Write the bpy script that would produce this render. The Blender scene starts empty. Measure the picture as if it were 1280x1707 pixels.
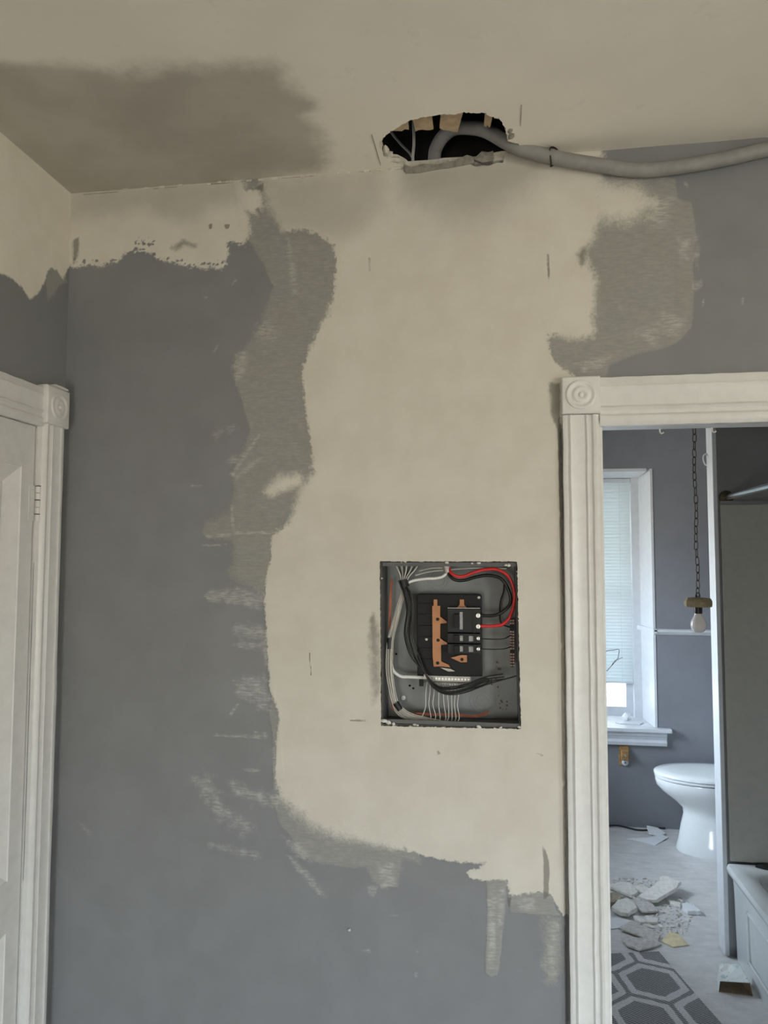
import bpy, math, random
import numpy as np
from mathutils import Vector, Matrix
from mathutils.geometry import delaunay_2d_cdt

# ------------------------------------------------------------------ camera
SC = bpy.context.scene
COL = SC.collection
yaw, pitch, roll = math.radians(8.6), math.atan(79.5/1230.0), math.radians(0.15)
fwd = Vector((-math.sin(yaw)*math.cos(pitch), math.cos(yaw)*math.cos(pitch), math.sin(pitch)))
rgt = Vector((math.cos(yaw), math.sin(yaw), 0))
upv = rgt.cross(fwd)
r2 = rgt*math.cos(roll) + upv*math.sin(roll)
u2 = upv*math.cos(roll) - rgt*math.sin(roll)
cam_d = bpy.data.cameras.new('camera')
cam = bpy.data.objects.new('camera', cam_d); COL.objects.link(cam)
mw = Matrix((r2, u2, -fwd)).transposed().to_4x4()
mw.translation = Vector((0, -1.962, 1.62))
cam.matrix_world = mw
cam_d.sensor_fit = 'HORIZONTAL'; cam_d.sensor_width = 36.0
cam_d.lens = 1230.0/1280.0*36.0
cam_d.clip_start = 0.02
SC.camera = cam

# ------------------------------------------------------------------ sky, windows' daylight, exposure
SKY, GROUND, STRENGTH = (0.81, 0.885, 1.03), (0.50, 0.445, 0.39), 9.0
wd = bpy.data.worlds.new('overcast_sky'); SC.world = wd; wd.use_nodes = True
wn = wd.node_tree; wn.nodes.clear()
w_tc = wn.nodes.new('ShaderNodeTexCoord'); w_sep = wn.nodes.new('ShaderNodeSeparateXYZ')
w_rmp = wn.nodes.new('ShaderNodeMapRange'); w_mix = wn.nodes.new('ShaderNodeMix'); w_mix.data_type = 'RGBA'
w_bg = wn.nodes.new('ShaderNodeBackground'); w_out = wn.nodes.new('ShaderNodeOutputWorld')
w_rmp.inputs['From Min'].default_value = -0.10; w_rmp.inputs['From Max'].default_value = 0.14
w_mix.inputs['A'].default_value = (*GROUND, 1); w_mix.inputs['B'].default_value = (*SKY, 1)
wn.links.new(w_tc.outputs['Generated'], w_sep.inputs[0]); wn.links.new(w_sep.outputs['Z'], w_rmp.inputs['Value'])
wn.links.new(w_rmp.outputs[0], w_mix.inputs['Factor']); wn.links.new(w_mix.outputs['Result'], w_bg.inputs['Color'])
w_bg.inputs['Strength'].default_value = STRENGTH
wn.links.new(w_bg.outputs[0], w_out.inputs[0])

def portal(name, loc, direction, sx, sy):
    l = bpy.data.lights.new(name, 'AREA'); l.shape = 'RECTANGLE'; l.size = sx; l.size_y = sy
    l.cycles.is_portal = True
    o = bpy.data.objects.new(name, l); COL.objects.link(o); o.location = loc
    o.rotation_euler = Vector(direction).to_track_quat('-Z', 'Y').to_euler()
HW = dict(y0=-3.70, y1=-2.70, z0=0.20, z1=1.80, x=4.2)          # hall window, in the right wall
RW = dict(x0=2.95, x1=3.95, z0=0.12, z1=2.05, y=-4.5)           # tall window in the wall behind the camera
FILL_WIN = dict(x0=-1.18, x1=-0.32, z0=0.35, z1=1.40, y=-4.5)         # low window in the same wall, unseen, added to lift the lower left wall
SW = dict(y0=1.50, y1=2.48, z0=0.95, z1=1.90, x=-0.55)               # second bathroom window, in its left wall
BW = dict(x0=0.12, x1=0.956, z0=0.604, z1=2.18, y=2.82)         # bathroom window
portal('hall_window_portal', (HW['x']+0.13, (HW['y0']+HW['y1'])/2, (HW['z0']+HW['z1'])/2), (-1, 0, 0), HW['y1']-HW['y0'], HW['z1']-HW['z0'])
portal('rear_window_portal', ((RW['x0']+RW['x1'])/2, RW['y']-0.13, (RW['z0']+RW['z1'])/2), (0, 1, 0), RW['x1']-RW['x0'], RW['z1']-RW['z0'])
portal('fill_window_portal', ((FILL_WIN['x0']+FILL_WIN['x1'])/2, FILL_WIN['y']-0.13, (FILL_WIN['z0']+FILL_WIN['z1'])/2), (0, 1, 0), FILL_WIN['x1']-FILL_WIN['x0'], FILL_WIN['z1']-FILL_WIN['z0'])
portal('side_window_portal', (SW['x']-0.11, (SW['y0']+SW['y1'])/2, (SW['z0']+SW['z1'])/2), (1, 0, 0), SW['y1']-SW['y0'], SW['z1']-SW['z0'])
portal('bathroom_window_portal', ((BW['x0']+BW['x1'])/2, 3.215, 1.39), (0, -1, 0), 0.84, 1.58)

SC.view_settings.view_transform = 'Standard'; SC.view_settings.look = 'None'
SC.view_settings.gamma = 1.0; SC.view_settings.use_curve_mapping = False
SC.view_settings.exposure = 1.85
try:
    SC.cycles.use_denoising = True
    SC.cycles.max_bounces = 12; SC.cycles.diffuse_bounces = 8; SC.cycles.transparent_max_bounces = 16
    SC.cycles.sample_clamp_indirect = 6.0
except Exception:
    pass

# ------------------------------------------------------------------ helpers
def tag(o, label=None, cat=None, group=None, kind=None):
    for k, v in (('label', label), ('category', cat), ('group', group), ('kind', kind)):
        if v: o[k] = v
    return o
def link(o, parent=None):
    COL.objects.link(o)
    if parent is not None: o.parent = parent
    return o
def empty(name, loc=(0, 0, 0), rz=0):
    o = bpy.data.objects.new(name, None); o.location = loc; o.rotation_euler = (0, 0, rz)
    o.empty_display_size = 0.05
    return link(o)

class MB:
    def __init__(s): s.v = []; s.f = []
    def add(s, vs, fs):
        n = len(s.v); s.v += [tuple(v) for v in vs]; s.f += [tuple(i+n for i in f) for f in fs]; return s
    def box(s, a, b, rot=None, at=None):
        x0, y0, z0 = a; x1, y1, z1 = b
        vs = [Vector(p) for p in ((x0,y0,z0),(x1,y0,z0),(x1,y1,z0),(x0,y1,z0),(x0,y0,z1),(x1,y0,z1),(x1,y1,z1),(x0,y1,z1))]
        if rot is not None:
            c = Vector(at) if at is not None else (Vector(a)+Vector(b))/2
            vs = [rot @ (v-c) + c for v in vs]
        return s.add(vs, [(0,3,2,1),(4,5,6,7),(0,1,5,4),(1,2,6,5),(2,3,7,6),(3,0,4,7)])
    def prism(s, poly, lo, hi, axis='z'):
        n = len(poly)
        def P(p, h):
            return {'z': (p[0], p[1], h), 'y': (p[0], h, p[1]), 'x': (h, p[0], p[1])}[axis]
        vs = [P(p, lo) for p in poly] + [P(p, hi) for p in poly]
        fs = [tuple(range(n))[::-1], tuple(range(n, 2*n))] + [(i, (i+1) % n, n+(i+1) % n, n+i) for i in range(n)]
        return s.add(vs, fs)
    def lathe(s, prof, c=(0,0,0), axis='z', n=24):
        vs = []; m = len(prof)
        for i in range(n):
            a = 2*math.pi*i/n
            for r, h in prof:
                p = (r*math.cos(a), r*math.sin(a), h)
                if axis == 'x': p = (p[2], p[0], p[1])
                elif axis == 'y': p = (p[0], p[2], p[1])
                vs.append((p[0]+c[0], p[1]+c[1], p[2]+c[2]))
        fs = [(i*m+j, ((i+1) % n)*m+j, ((i+1) % n)*m+j+1, i*m+j+1) for i in range(n) for j in range(m-1)]
        return s.add(vs, fs)
    def rings(s, rs, cap0=True, cap1=True, closed=True):
        n = len(rs[0]); vs = [p for r in rs for p in r]
        fs = [(k*n+i, k*n+(i+1) % n, (k+1)*n+(i+1) % n, (k+1)*n+i) for k in range(len(rs)-1) for i in range(n if closed else n-1)]
        if cap0: fs.append(tuple(range(n))[::-1])
        if cap1: fs.append(tuple(range((len(rs)-1)*n, len(rs)*n)))
        return s.add(vs, fs)
    def tube(s, pts, r, n=8, sub=6, flat=1.0):
        P = [Vector(p) for p in pts]
        if len(P) > 2 and sub > 1:
            Q = []
            E = [P[0]*2-P[1]] + P + [P[-1]*2-P[-2]]
            for i in range(1, len(E)-2):
                a, b, c, d = E[i-1:i+3]
                for k in range(sub):
                    t = k/sub
                    Q.append(0.5*((2*b)+(c-a)*t+(2*a-5*b+4*c-d)*t*t+(3*b-a-3*c+d)*t**3))
            Q.append(P[-1]); P = Q
        rs = []; nrm = None
        for i, p in enumerate(P):
            t = (P[min(i+1, len(P)-1)]-P[max(i-1, 0)])
            if t.length < 1e-9: t = Vector((0, 0, 1))
            t.normalize()
            if nrm is None:
                nrm = t.orthogonal().normalized()
            nrm = (nrm - t*nrm.dot(t)).normalized(); bn = t.cross(nrm)
            rr = r[min(len(r)-1, int(i*len(r)/len(P)))] if isinstance(r, (list, tuple)) else r
            rs.append([p + nrm*rr*math.cos(2*math.pi*k/n) + bn*rr*flat*math.sin(2*math.pi*k/n) for k in range(n)])
        return s.rings(rs)
    def mesh(s, name, smooth=None):
        me = bpy.data.meshes.new(name); me.from_pydata(s.v, [], s.f)
        me.validate(); me.update()
        if smooth is not None:
            me.polygons.foreach_set('use_smooth', [True]*len(me.polygons))
            if smooth < 179:
                try: me.set_sharp_from_angle(angle=math.radians(smooth))
                except Exception: pass
        return me
    def build(s, name, mat, parent=None, smooth=None, bevel=0, loc=None):
        me = s.mesh(name, smooth)
        if mat: me.materials.append(mat)
        o = bpy.data.objects.new(name, me)
        if loc is not None: o.location = loc
        link(o, parent)
        if bevel:
            b = o.modifiers.new('bevel', 'BEVEL'); b.width = bevel; b.segments = 2; b.limit_method = 'ANGLE'
        return o
def S(o, label=None):
    o['kind'] = 'structure'
    if label: o['label'] = label
    return o
def fixnormals(o):
    import bmesh
    bm = bmesh.new(); bm.from_mesh(o.data); bmesh.ops.recalc_face_normals(bm, faces=bm.faces); bm.to_mesh(o.data); bm.free()
    return o

# ------------------------------------------------------------------ materials
class NT:
    def __init__(s, name):
        s.m = bpy.data.materials.new(name); s.m.use_nodes = True; s.t = s.m.node_tree
        s.t.nodes.clear(); s.out = s.t.nodes.new('ShaderNodeOutputMaterial')
    def n(s, ty, props=None, **inp):
        nd = s.t.nodes.new('ShaderNode'+ty)
        for k, v in (props or {}).items(): setattr(nd, k, v)
        for k, v in inp.items():
            key = int(k[1:]) if k[0] == 'i' and k[1:].isdigit() else k.replace('_', ' ')
            s.set(nd.inputs[key], v)
        return nd
    def set(s, sock, v):
        if isinstance(v, bpy.types.NodeSocket): s.t.links.new(v, sock)
        else:
            if isinstance(v, (tuple, list)) and len(v) == 3 and sock.type == 'RGBA': v = (*v, 1)
            sock.default_value = v
    def math(s, op, a, b=0.0, clamp=False):
        return s.n('Math', dict(operation=op, use_clamp=clamp), i0=a, i1=b).outputs[0]
    def mix(s, f, a, b):
        nd = s.n('Mix', dict(data_type='RGBA')); s.set(nd.inputs['Factor'], f); s.set(nd.inputs['A'], a); s.set(nd.inputs['B'], b)
        return nd.outputs['Result']
    def co(s): return s.n('TexCoord').outputs['Object']
    def scale(s, v, sc): return s.n('Mapping', Vector=v, Scale=sc).outputs[0]
    def noise(s, vec, scale, detail=4, rough=.55):
        return s.n('TexNoise', Vector=vec, Scale=scale, Detail=detail, Roughness=rough).outputs['Fac']
    def rng(s, v, a, b, c=0., d=1., smooth=True):
        nd = s.n('MapRange', dict(interpolation_type='SMOOTHSTEP' if smooth else 'LINEAR'))
        for k, x in (('Value', v), ('From Min', a), ('From Max', b), ('To Min', c), ('To Max', d)): s.set(nd.inputs[k], x)
        return nd.outputs[0]
    def attr(s, name): return s.n('Attribute', dict(attribute_name=name)).outputs['Fac']
    def bump(s, h, strength=.3, dist=.002):
        return s.n('Bump', Height=h, Strength=strength, Distance=dist).outputs[0]
    def bsdf(s, col, rough=.5, metal=0., normal=None, spec=.5, **kw):
        b = s.n('BsdfPrincipled'); s.set(b.inputs['Base Color'], col); s.set(b.inputs['Roughness'], rough)
        s.set(b.inputs['Metallic'], metal); s.set(b.inputs['Specular IOR Level'], spec)
        if normal is not None: s.set(b.inputs['Normal'], normal)
        for k, v in kw.items(): s.set(b.inputs[k.replace('_', ' ')], v)
        s.t.links.new(b.outputs[0], s.out.inputs[0]); return s.m

def simple(name, col, rough=.5, metal=0., var=.12, scale=40., bump=0., spec=.5, col2=None, **kw):
    t = NT(name); v = t.co(); f = t.noise(v, scale)
    c2 = col2 or tuple(max(0, c*(1-2.2*var)) for c in col)
    c = t.mix(t.rng(f, .35, .72), col, c2)
    nb = t.bump(t.noise(v, scale*3), bump, .001) if bump else None
    return t.bsdf(c, rough, metal, nb, spec, **kw)

GREY = (.236, .239, .246); GREY_B = (.218, .219, .226)
CREAM = (.66, .625, .55); CREAM2 = (.61, .57, .495)
THIN = (.36, .352, .312)

def wall_material():
    t = NT('patched_wall_paint'); v = t.co()
    n1 = t.noise(v, 42, 6, .65); n2 = t.noise(v, 9, 4); n3 = t.noise(t.scale(v, (22, 1, 120)), 1.6, 5, .6); n5 = t.noise(v, 140, 4, .6); n4 = t.noise(v, 220, 3)
    p1 = t.math('MULTIPLY', t.math('SUBTRACT', n1, .5), 4.2)
    p2 = t.math('ADD', t.math('MULTIPLY', t.math('SUBTRACT', n2, .5), 1.6), t.math('MULTIPLY', t.math('SUBTRACT', n5, .5), 3.0))
    nn = t.math('ADD', p1, p2)
    hard = lambda a: t.math('SUBTRACT', 1.0, t.math('MULTIPLY', t.attr(a), .72))
    cream = t.rng(t.math('ADD', t.attr('cream'), t.math('MULTIPLY', nn, hard('cream_soft'))), -.6, .6)
    thin = t.rng(t.math('ADD', t.attr('thin'), nn), -1, 1)
    scf = t.rng(t.math('ADD', t.attr('scuff'), t.math('MULTIPLY', p1, 1.1)), -1, 1)
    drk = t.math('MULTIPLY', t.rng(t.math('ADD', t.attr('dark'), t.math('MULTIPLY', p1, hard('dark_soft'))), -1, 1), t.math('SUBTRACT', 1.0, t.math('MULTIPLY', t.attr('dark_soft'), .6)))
    base = t.mix(t.rng(n2, .3, .7), GREY, GREY_B)
    thin_f = t.math('MULTIPLY', thin, t.rng(t.math('ADD', t.math('MULTIPLY', n3, .75), t.math('MULTIPLY', n2, .5)), .40, .82, .30, 1.0))
    c = t.mix(thin_f, base, t.mix(t.rng(t.math('ADD', t.math('MULTIPLY', n1, .5), t.math('MULTIPLY', n2, .5)), .38, .62), THIN, (.30, .295, .265)))
    cr = t.mix(t.rng(n2, .3, .72), CREAM, CREAM2)
    c = t.mix(cream, c, cr)
    c = t.mix(t.math('MULTIPLY', scf, t.rng(t.math('ADD', t.math('MULTIPLY', n3, .7), t.math('MULTIPLY', n1, .3)), .38, .68, .05, .5)), c, (.64, .625, .57))
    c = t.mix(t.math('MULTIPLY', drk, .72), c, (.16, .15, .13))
    # relief: coat edges and trowel marks
    h = t.math('ADD', t.math('MULTIPLY', cream, .8), t.math('MULTIPLY', thin, .5))
    h = t.math('ADD', h, t.math('MULTIPLY', scf, .25))
    h = t.math('SUBTRACT', h, t.math('MULTIPLY', drk, .7))
    h = t.math('ADD', h, t.math('MULTIPLY', t.math('MULTIPLY', n3, thin), .5))
    h = t.math('ADD', h, t.math('MULTIPLY', n4, .10))
    rough = t.mix(cream, t.mix(thin, (.42,)*3, (.7,)*3), (.88,)*3)
    return t.bsdf(c, rough, 0, t.bump(h, .55, .0016), .35)
def left_material():
    t = NT('side_wall_paint'); v = t.co(); n1 = t.noise(v, 90, 6, .65); n2 = t.noise(v, 9, 4); n4 = t.noise(v, 220, 3)
    nn = t.math('ADD', t.math('MULTIPLY', t.math('SUBTRACT', n1, .5), 3.2), t.math('MULTIPLY', t.math('SUBTRACT', n2, .5), 1.4))
    cream = t.rng(t.math('ADD', t.attr('cream'), nn), -.6, .6); thin = t.rng(t.math('ADD', t.attr('thin'), nn), -1, 1)
    c = t.mix(t.math('MULTIPLY', thin, .7), t.mix(n2, GREY, GREY_B), THIN)
    c = t.mix(cream, c, t.mix(t.rng(n2, .3, .7), (.76, .72, .62), (.70, .655, .555)))
    return t.bsdf(c, .6, 0, t.bump(t.math('ADD', cream, t.math('MULTIPLY', n4, .12)), .4, .001), .35)
def ceiling_material():
    t = NT('ceiling_paint'); v = t.co(); n1 = t.noise(v, 16, 5, .6); n2 = t.noise(v, 4.5, 4); n4 = t.noise(v, 150, 4)
    st = t.rng(t.math('ADD', t.attr('dark_patch'), t.math('MULTIPLY', t.math('SUBTRACT', n1, .5), 2.2)), -1, 1)
    st = t.math('MULTIPLY', st, t.rng(n2, .25, .75, .72, 1.0))
    c = t.mix(t.rng(n2, .3, .7), (.83, .79, .70), (.79, .745, .66))
    c = t.mix(st, c, (.42, .39, .34))
    sm = t.math('MULTIPLY', t.rng(n1, .62, .75), .12)
    c = t.mix(sm, c, (.4, .38, .34))
    return t.bsdf(c, .8, 0, t.bump(t.math('ADD', t.math('MULTIPLY', n1, .6), t.math('MULTIPLY', n4, .15)), .35, .002), .3)

M = {}
M['wall'] = wall_material(); M['left'] = left_material(); M['ceiling'] = ceiling_material()
M['grey'] = simple('grey_wall_paint', GREY, .45, bump=.08, scale=8, var=.03)
M['bath_grey'] = simple('blue_grey_wall_paint', (.232, .24, .268), .45, bump=.08, scale=6, var=.04)
M['pale'] = simple('pale_wall_paint', (.66, .63, .57), .7, var=.04)
M['trim'] = simple('old_white_gloss_paint', (.72, .715, .69), .32, scale=30, var=.03, bump=.18)
M['bath_trim'] = simple('white_trim_paint', (.63, .655, .69), .35, scale=25, var=.03, bump=.08)
M['plaster'] = simple('plaster_edge', (.66, .62, .53), .9, scale=90, var=.10, bump=.5)
M['score'] = simple('scored_plaster', (.34, .31, .26), .9)
M['wood_dark'] = simple('dark_joist_wood', (.05, .035, .025), .85, scale=12, var=.2)
M['lath'] = simple('lath_wood', (.50, .38, .25), .85, scale=30, var=.12, bump=.4)
M['cavity'] = simple('shade_black', (.010, .009, .008), .95)  # near-black: the shade inside the hole is put into the colour
M['cable'] = simple('grey_cable_sheath', (.235, .23, .22), .6, scale=25, var=.08, bump=.2, col2=(.29, .285, .27))
M['romex'] = simple('white_cable_sheath', (.5, .49, .46), .6)
M['black_wire'] = simple('black_insulation', (.012, .012, .012), .35)
M['red_wire'] = simple('red_insulation', (.62, .025, .025), .35, var=.05)
M['white_wire'] = simple('white_insulation', (.62, .59, .53), .4, var=.04)
M['feeder_white'] = simple('white_feeder_insulation', (.82, .82, .80), .4, var=.02)
M['tape'] = simple('black_tape', (.01, .01, .01), .45)
M['steel_dark'] = simple('dark_enamelled_steel', (.10, .10, .098), .45, scale=30, var=.1)
M['steel'] = simple('grey_enamelled_steel', (.25, .26, .26), .5, scale=20, var=.05)
M['black_plastic'] = simple('black_moulded_plastic', (.010, .010, .011), .55, var=.05, spec=.3)
M['breaker'] = simple('black_breaker_plastic', (.014, .015, .016), .5, var=.05, spec=.35)
M['copper'] = simple('copper_bus', (.47, .215, .10), .5, .35, var=.06)
M['bare_copper'] = simple('bare_copper_wire', (.34, .12, .07), .35, .7, var=.05)
M['alu'] = simple('aluminium_bar', (.52, .50, .46), .5, .45, var=.1, scale=120)
M['screw'] = simple('bright_steel', (.80, .80, .78), .42, .8, var=.05)
M['print'] = simple('pale_label_print', (.42, .42, .42), .6, var=.15, scale=300)
M['ground_bar'] = simple('copper_ground_bar', (.34, .22, .18), .45, .5)
M['red_print'] = simple('dark_red_print', (.13, .065, .06), .5)
M['porcelain'] = simple('white_porcelain', (.80, .84, .85), .12, var=.01, spec=.6)
M['tub'] = simple('white_tub_enamel', (.66, .70, .71), .2, var=.04, scale=8)
M['surround'] = simple('tub_surround_panel', (.44, .435, .40), .4, var=.03)
M['chrome'] = simple('chrome', (.85, .86, .87), .14, 1.0, var=.02)
M['chain'] = simple('antique_chain_metal', (.10, .085, .06), .45, .7)
M['block'] = simple('aged_brass_block', (.34, .27, .16), .5, .2, scale=60, var=.15)
M['bulb'] = simple('frosted_bulb_glass', (.86, .83, .84), .12, var=.01, spec=.6)
M['bulb_base'] = simple('bulb_base_black', (.015, .015, .015), .4)
M['chunk'] = simple('broken_plaster', (.80, .785, .74), .9, scale=50, var=.08, bump=.5)
M['chunk_dark'] = simple('broken_plaster_back', (.42, .36, .28), .9, scale=50, var=.2, bump=.5)
M['paper'] = simple('torn_white_paper', (.80, .83, .86), .8, var=.02)
M['board'] = simple('grey_torn_board', (.64, .63, .60), .9, scale=60, var=.12, bump=.3)
M['board_dark'] = simple('grey_torn_plaster', (.34, .32, .27), .9, scale=80, var=.15, bump=.4)
M['yellow'] = simple('yellowed_paper', (.80, .70, .46), .85, scale=35, var=.08)
M['brown_wood'] = simple('orange_brown_wood', (.45, .26, .10), .6, scale=40, var=.2)
M['brown_card'] = simple('brown_cardboard', (.30, .22, .14), .9, scale=50, var=.12)
M['wire_thin'] = simple('thin_black_wire', (.015, .013, .012), .5)
M['brick'] = simple('pale_outside_wall', (.36, .36, .36), .9)

def floor_bath():
    t = NT('grey_vinyl_floor'); v = t.co()
    a = t.math('ADD', t.math('MULTIPLY', t.noise(t.scale(v, (2.2, 7, 1)), 4.5, 8, .7), .6), t.math('MULTIPLY', t.noise(v, 11, 6, .65), .4)); b = t.noise(v, 5, 4); s = t.noise(v, 120, 2)
    c = t.mix(t.rng(a, .3, .72), (.74, .735, .73), (.52, .52, .52))
    c = t.mix(t.math('MULTIPLY', t.rng(b, .5, .75), .35), c, (.68, .68, .67))
    c = t.mix(t.math('MULTIPLY', t.rng(s, .68, .74), .35), c, (.75, .74, .70))
    return t.bsdf(c, t.rng(b, .3, .7, .38, .6), 0, t.bump(a, .08, .001), .4)
M['floor_bath'] = floor_bath()
def floor_hall():
    t = NT('brown_hall_floor'); v = t.co(); a = t.noise(t.scale(v, (12, 1, 1)), 3, 5)
    return t.bsdf(t.mix(a, (.50, .43, .35), (.40, .34, .27)), .5)
M['floor_hall'] = floor_hall()
def glass():
    t = NT('window_glass'); tr = t.n('BsdfTransparent', Color=(.94, .97, .96)); gl = t.n('BsdfGlossy', Roughness=.02)
    fr = t.n('Fresnel', IOR=1.45); mx = t.n('MixShader', i0=t.math('MULTIPLY', fr.outputs[0], .8), i1=tr.outputs[0], i2=gl.outputs[0])
    t.t.links.new(mx.outputs[0], t.out.inputs[0]); return t.m
M['glass'] = glass()
def blind_mat():
    t = NT('white_blind_slat'); d = t.n('BsdfDiffuse', Color=(.82, .86, .87)); tl = t.n('BsdfTranslucent', Color=(.80, .88, .88))
    nz = t.noise(t.co(), 20); t.set(d.inputs['Color'], t.mix(nz, (.84, .87, .88), (.78, .83, .84)))
    mx = t.n('MixShader', i0=.24, i1=d.outputs[0], i2=tl.outputs[0]); t.t.links.new(mx.outputs[0], t.out.inputs[0]); return t.m
M['blind'] = blind_mat()
def rug_mat():
    t = NT('hexagon_rug_weave'); v = t.co()
    w, h = .245, .245*1.7320508
    def cell(off):
        p = t.n('VectorMath', dict(operation='ADD'), i0=v, i1=(off[0]+40*w, off[1]+40*h, 0)).outputs[0]
        p = t.n('VectorMath', dict(operation='MODULO'), i0=p, i1=(w, h, 1)).outputs[0]
        p = t.n('VectorMath', dict(operation='SUBTRACT'), i0=p, i1=(w/2, h/2, 0)).outputs[0]
        p = t.n('VectorMath', dict(operation='ABSOLUTE'), i0=p).outputs[0]
        sp = t.n('SeparateXYZ', i0=p)
        return t.math('MAXIMUM', sp.outputs[0], t.math('ADD', t.math('MULTIPLY', sp.outputs[0], .5), t.math('MULTIPLY', sp.outputs[1], .8660254)))
    d = t.math('MINIMUM', cell((0, 0)), cell((w/2, h/2)))
    n = t.noise(v, 22, 3); d = t.math('ADD', d, t.math('MULTIPLY', t.math('SUBTRACT', n, .5), .012))
    ring = t.math('MULTIPLY', t.rng(d, .083, .089), t.rng(d, .110, .116, 1., 0.))
    weave = t.n('TexWave', dict(wave_type='BANDS', bands_direction='DIAGONAL'), Vector=v, Scale=42, Distortion=1.2, Detail=2.).outputs['Fac']
    n2 = t.noise(v, 260, 2)
    dark = t.mix(t.rng(t.math('MULTIPLY', t.math('ADD', weave, n2), .5), .35, .65), (.12, .122, .128), (.42, .425, .435))
    light = t.mix(t.rng(n2, .35, .65), (.74, .745, .75), (.50, .505, .515))
    c = t.mix(ring, dark, light)
    return t.bsdf(c, .95, 0, t.bump(t.math('ADD', n2, weave), .5, .002), .1)
M['rug'] = rug_mat()
def carton_mat():
    t = NT('crumpled_printed_carton'); v = t.co(); n = t.noise(v, 28, 3); m = t.noise(v, 70, 2)
    c = t.mix(t.math('MULTIPLY', t.rng(n, .54, .62), .6), (.78, .82, .82), (.30, .55, .55))
    c = t.mix(t.math('MULTIPLY', t.rng(m, .62, .68), .5), c, (.25, .28, .30))
    return t.bsdf(c, .6)
M['carton'] = carton_mat()

# ------------------------------------------------------------------ measured outlines (millimetres on each surface; third number = softness)
CREAMP=[
 [(-1276,2747,9),(-898,2736,9),(-708,2730,15),(-694,2649,25),(-682,2552,20),(-709,2506,8.5),(-735,2522,8.5),(-749,2523,8.5),(-752,2463,8.5),(-762,2446,8.5),(-801,2452,8.5),(-838,2454,8.5),(-874,2460,8.5),(-911,2469,8.5),(-938,2476,8.5),(-962,2490,8.5),(-981,2503,8.5),(-1004,2508,8.5),(-1031,2510,8.5),(-1069,2507,8.5),(-1072,2496,8.5),(-1083,2484,8.5),(-1115,2481,8.5),(-1143,2474,8.5),(-1171,2482,8.5),(-1200,2473,8.5),(-1219,2474,8.5),(-1267,2490,8.5)],
 [(-663,2735,12.5),(-299,2758,12.5),(62,2745,12.5),(288,2718,20.4),(290,2627,20.4),(284,2553,23.8),(263,2473,27.2),(235,2434,23.8),(250,2398,20.4),(267,2351,23.8),(260,2287,23.8),(259,2207,20.4),(213,2199,23.8),(167,2211,23.8),(142,2212,10.0),(148,2163,7.5),(158,2139,7.5),(211,2094,7.5),(211,2049,3.8),(171,1955,3.8),(177,1213,3.8),(178,724,3.8),(160,728,3.8),(129,779,6.2),(112,783,6.2),(37,769,6.2),(27,773,5.0),(23,806,5.0),(-27,803,3.8),(-72,805,3.8),(-76,822,5.0),(-45,832,5.0),(-33,846,6.2),(-91,844,5.0),(-145,847,5.0),(-200,855,5.0),(-219,863,7.5),(-271,866,23.8),(-358,881,30.6),(-423,890,37.4),(-488,915,44.2),(-538,949,44.2),(-578,981,23.8),(-591,1044,3.8),(-588,1139,5.0),(-581,1187,5.0),(-589,1219,7.5),(-610,1266,5.0),(-615,1347,3.8),(-621,1428,3.8),(-629,1509,6.2),(-623,1575,6.2),(-610,1624,5.0),(-609,1682,6.2),(-560,1726,23.8),(-543,1772,23.8),(-527,1822,30.6),(-495,1854,20.4),(-494,1888,12.5),(-498,1937,6.2),(-517,2030,5.0),(-525,2106,7.5),(-525,2156,7.5),(-500,2223,12.5),(-462,2293,20.4),(-440,2356,10.0),(-434,2441,7.5),(-441,2489,8.8),(-482,2526,10.0),(-533,2547,10.0),(-569,2542,6.2),(-590,2546,23.8),(-626,2609,37.4),(-645,2677,37.4)],
 [(-725,2673,10.0),(-659,2673,12.5),(-644,2619,23.8),(-670,2595,20.4),(-718,2616,12.5)],
 [(-595,1848,34.0),(-531,1855,23.8),(-522,1828,23.8),(-615,1793,23.8),(-633,1806,20.4)],
 [(242,2630,51.0),(372,2604,51.0),(417,2552,51.0),(355,2508,51.0),(256,2523,51.0)],
]
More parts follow.
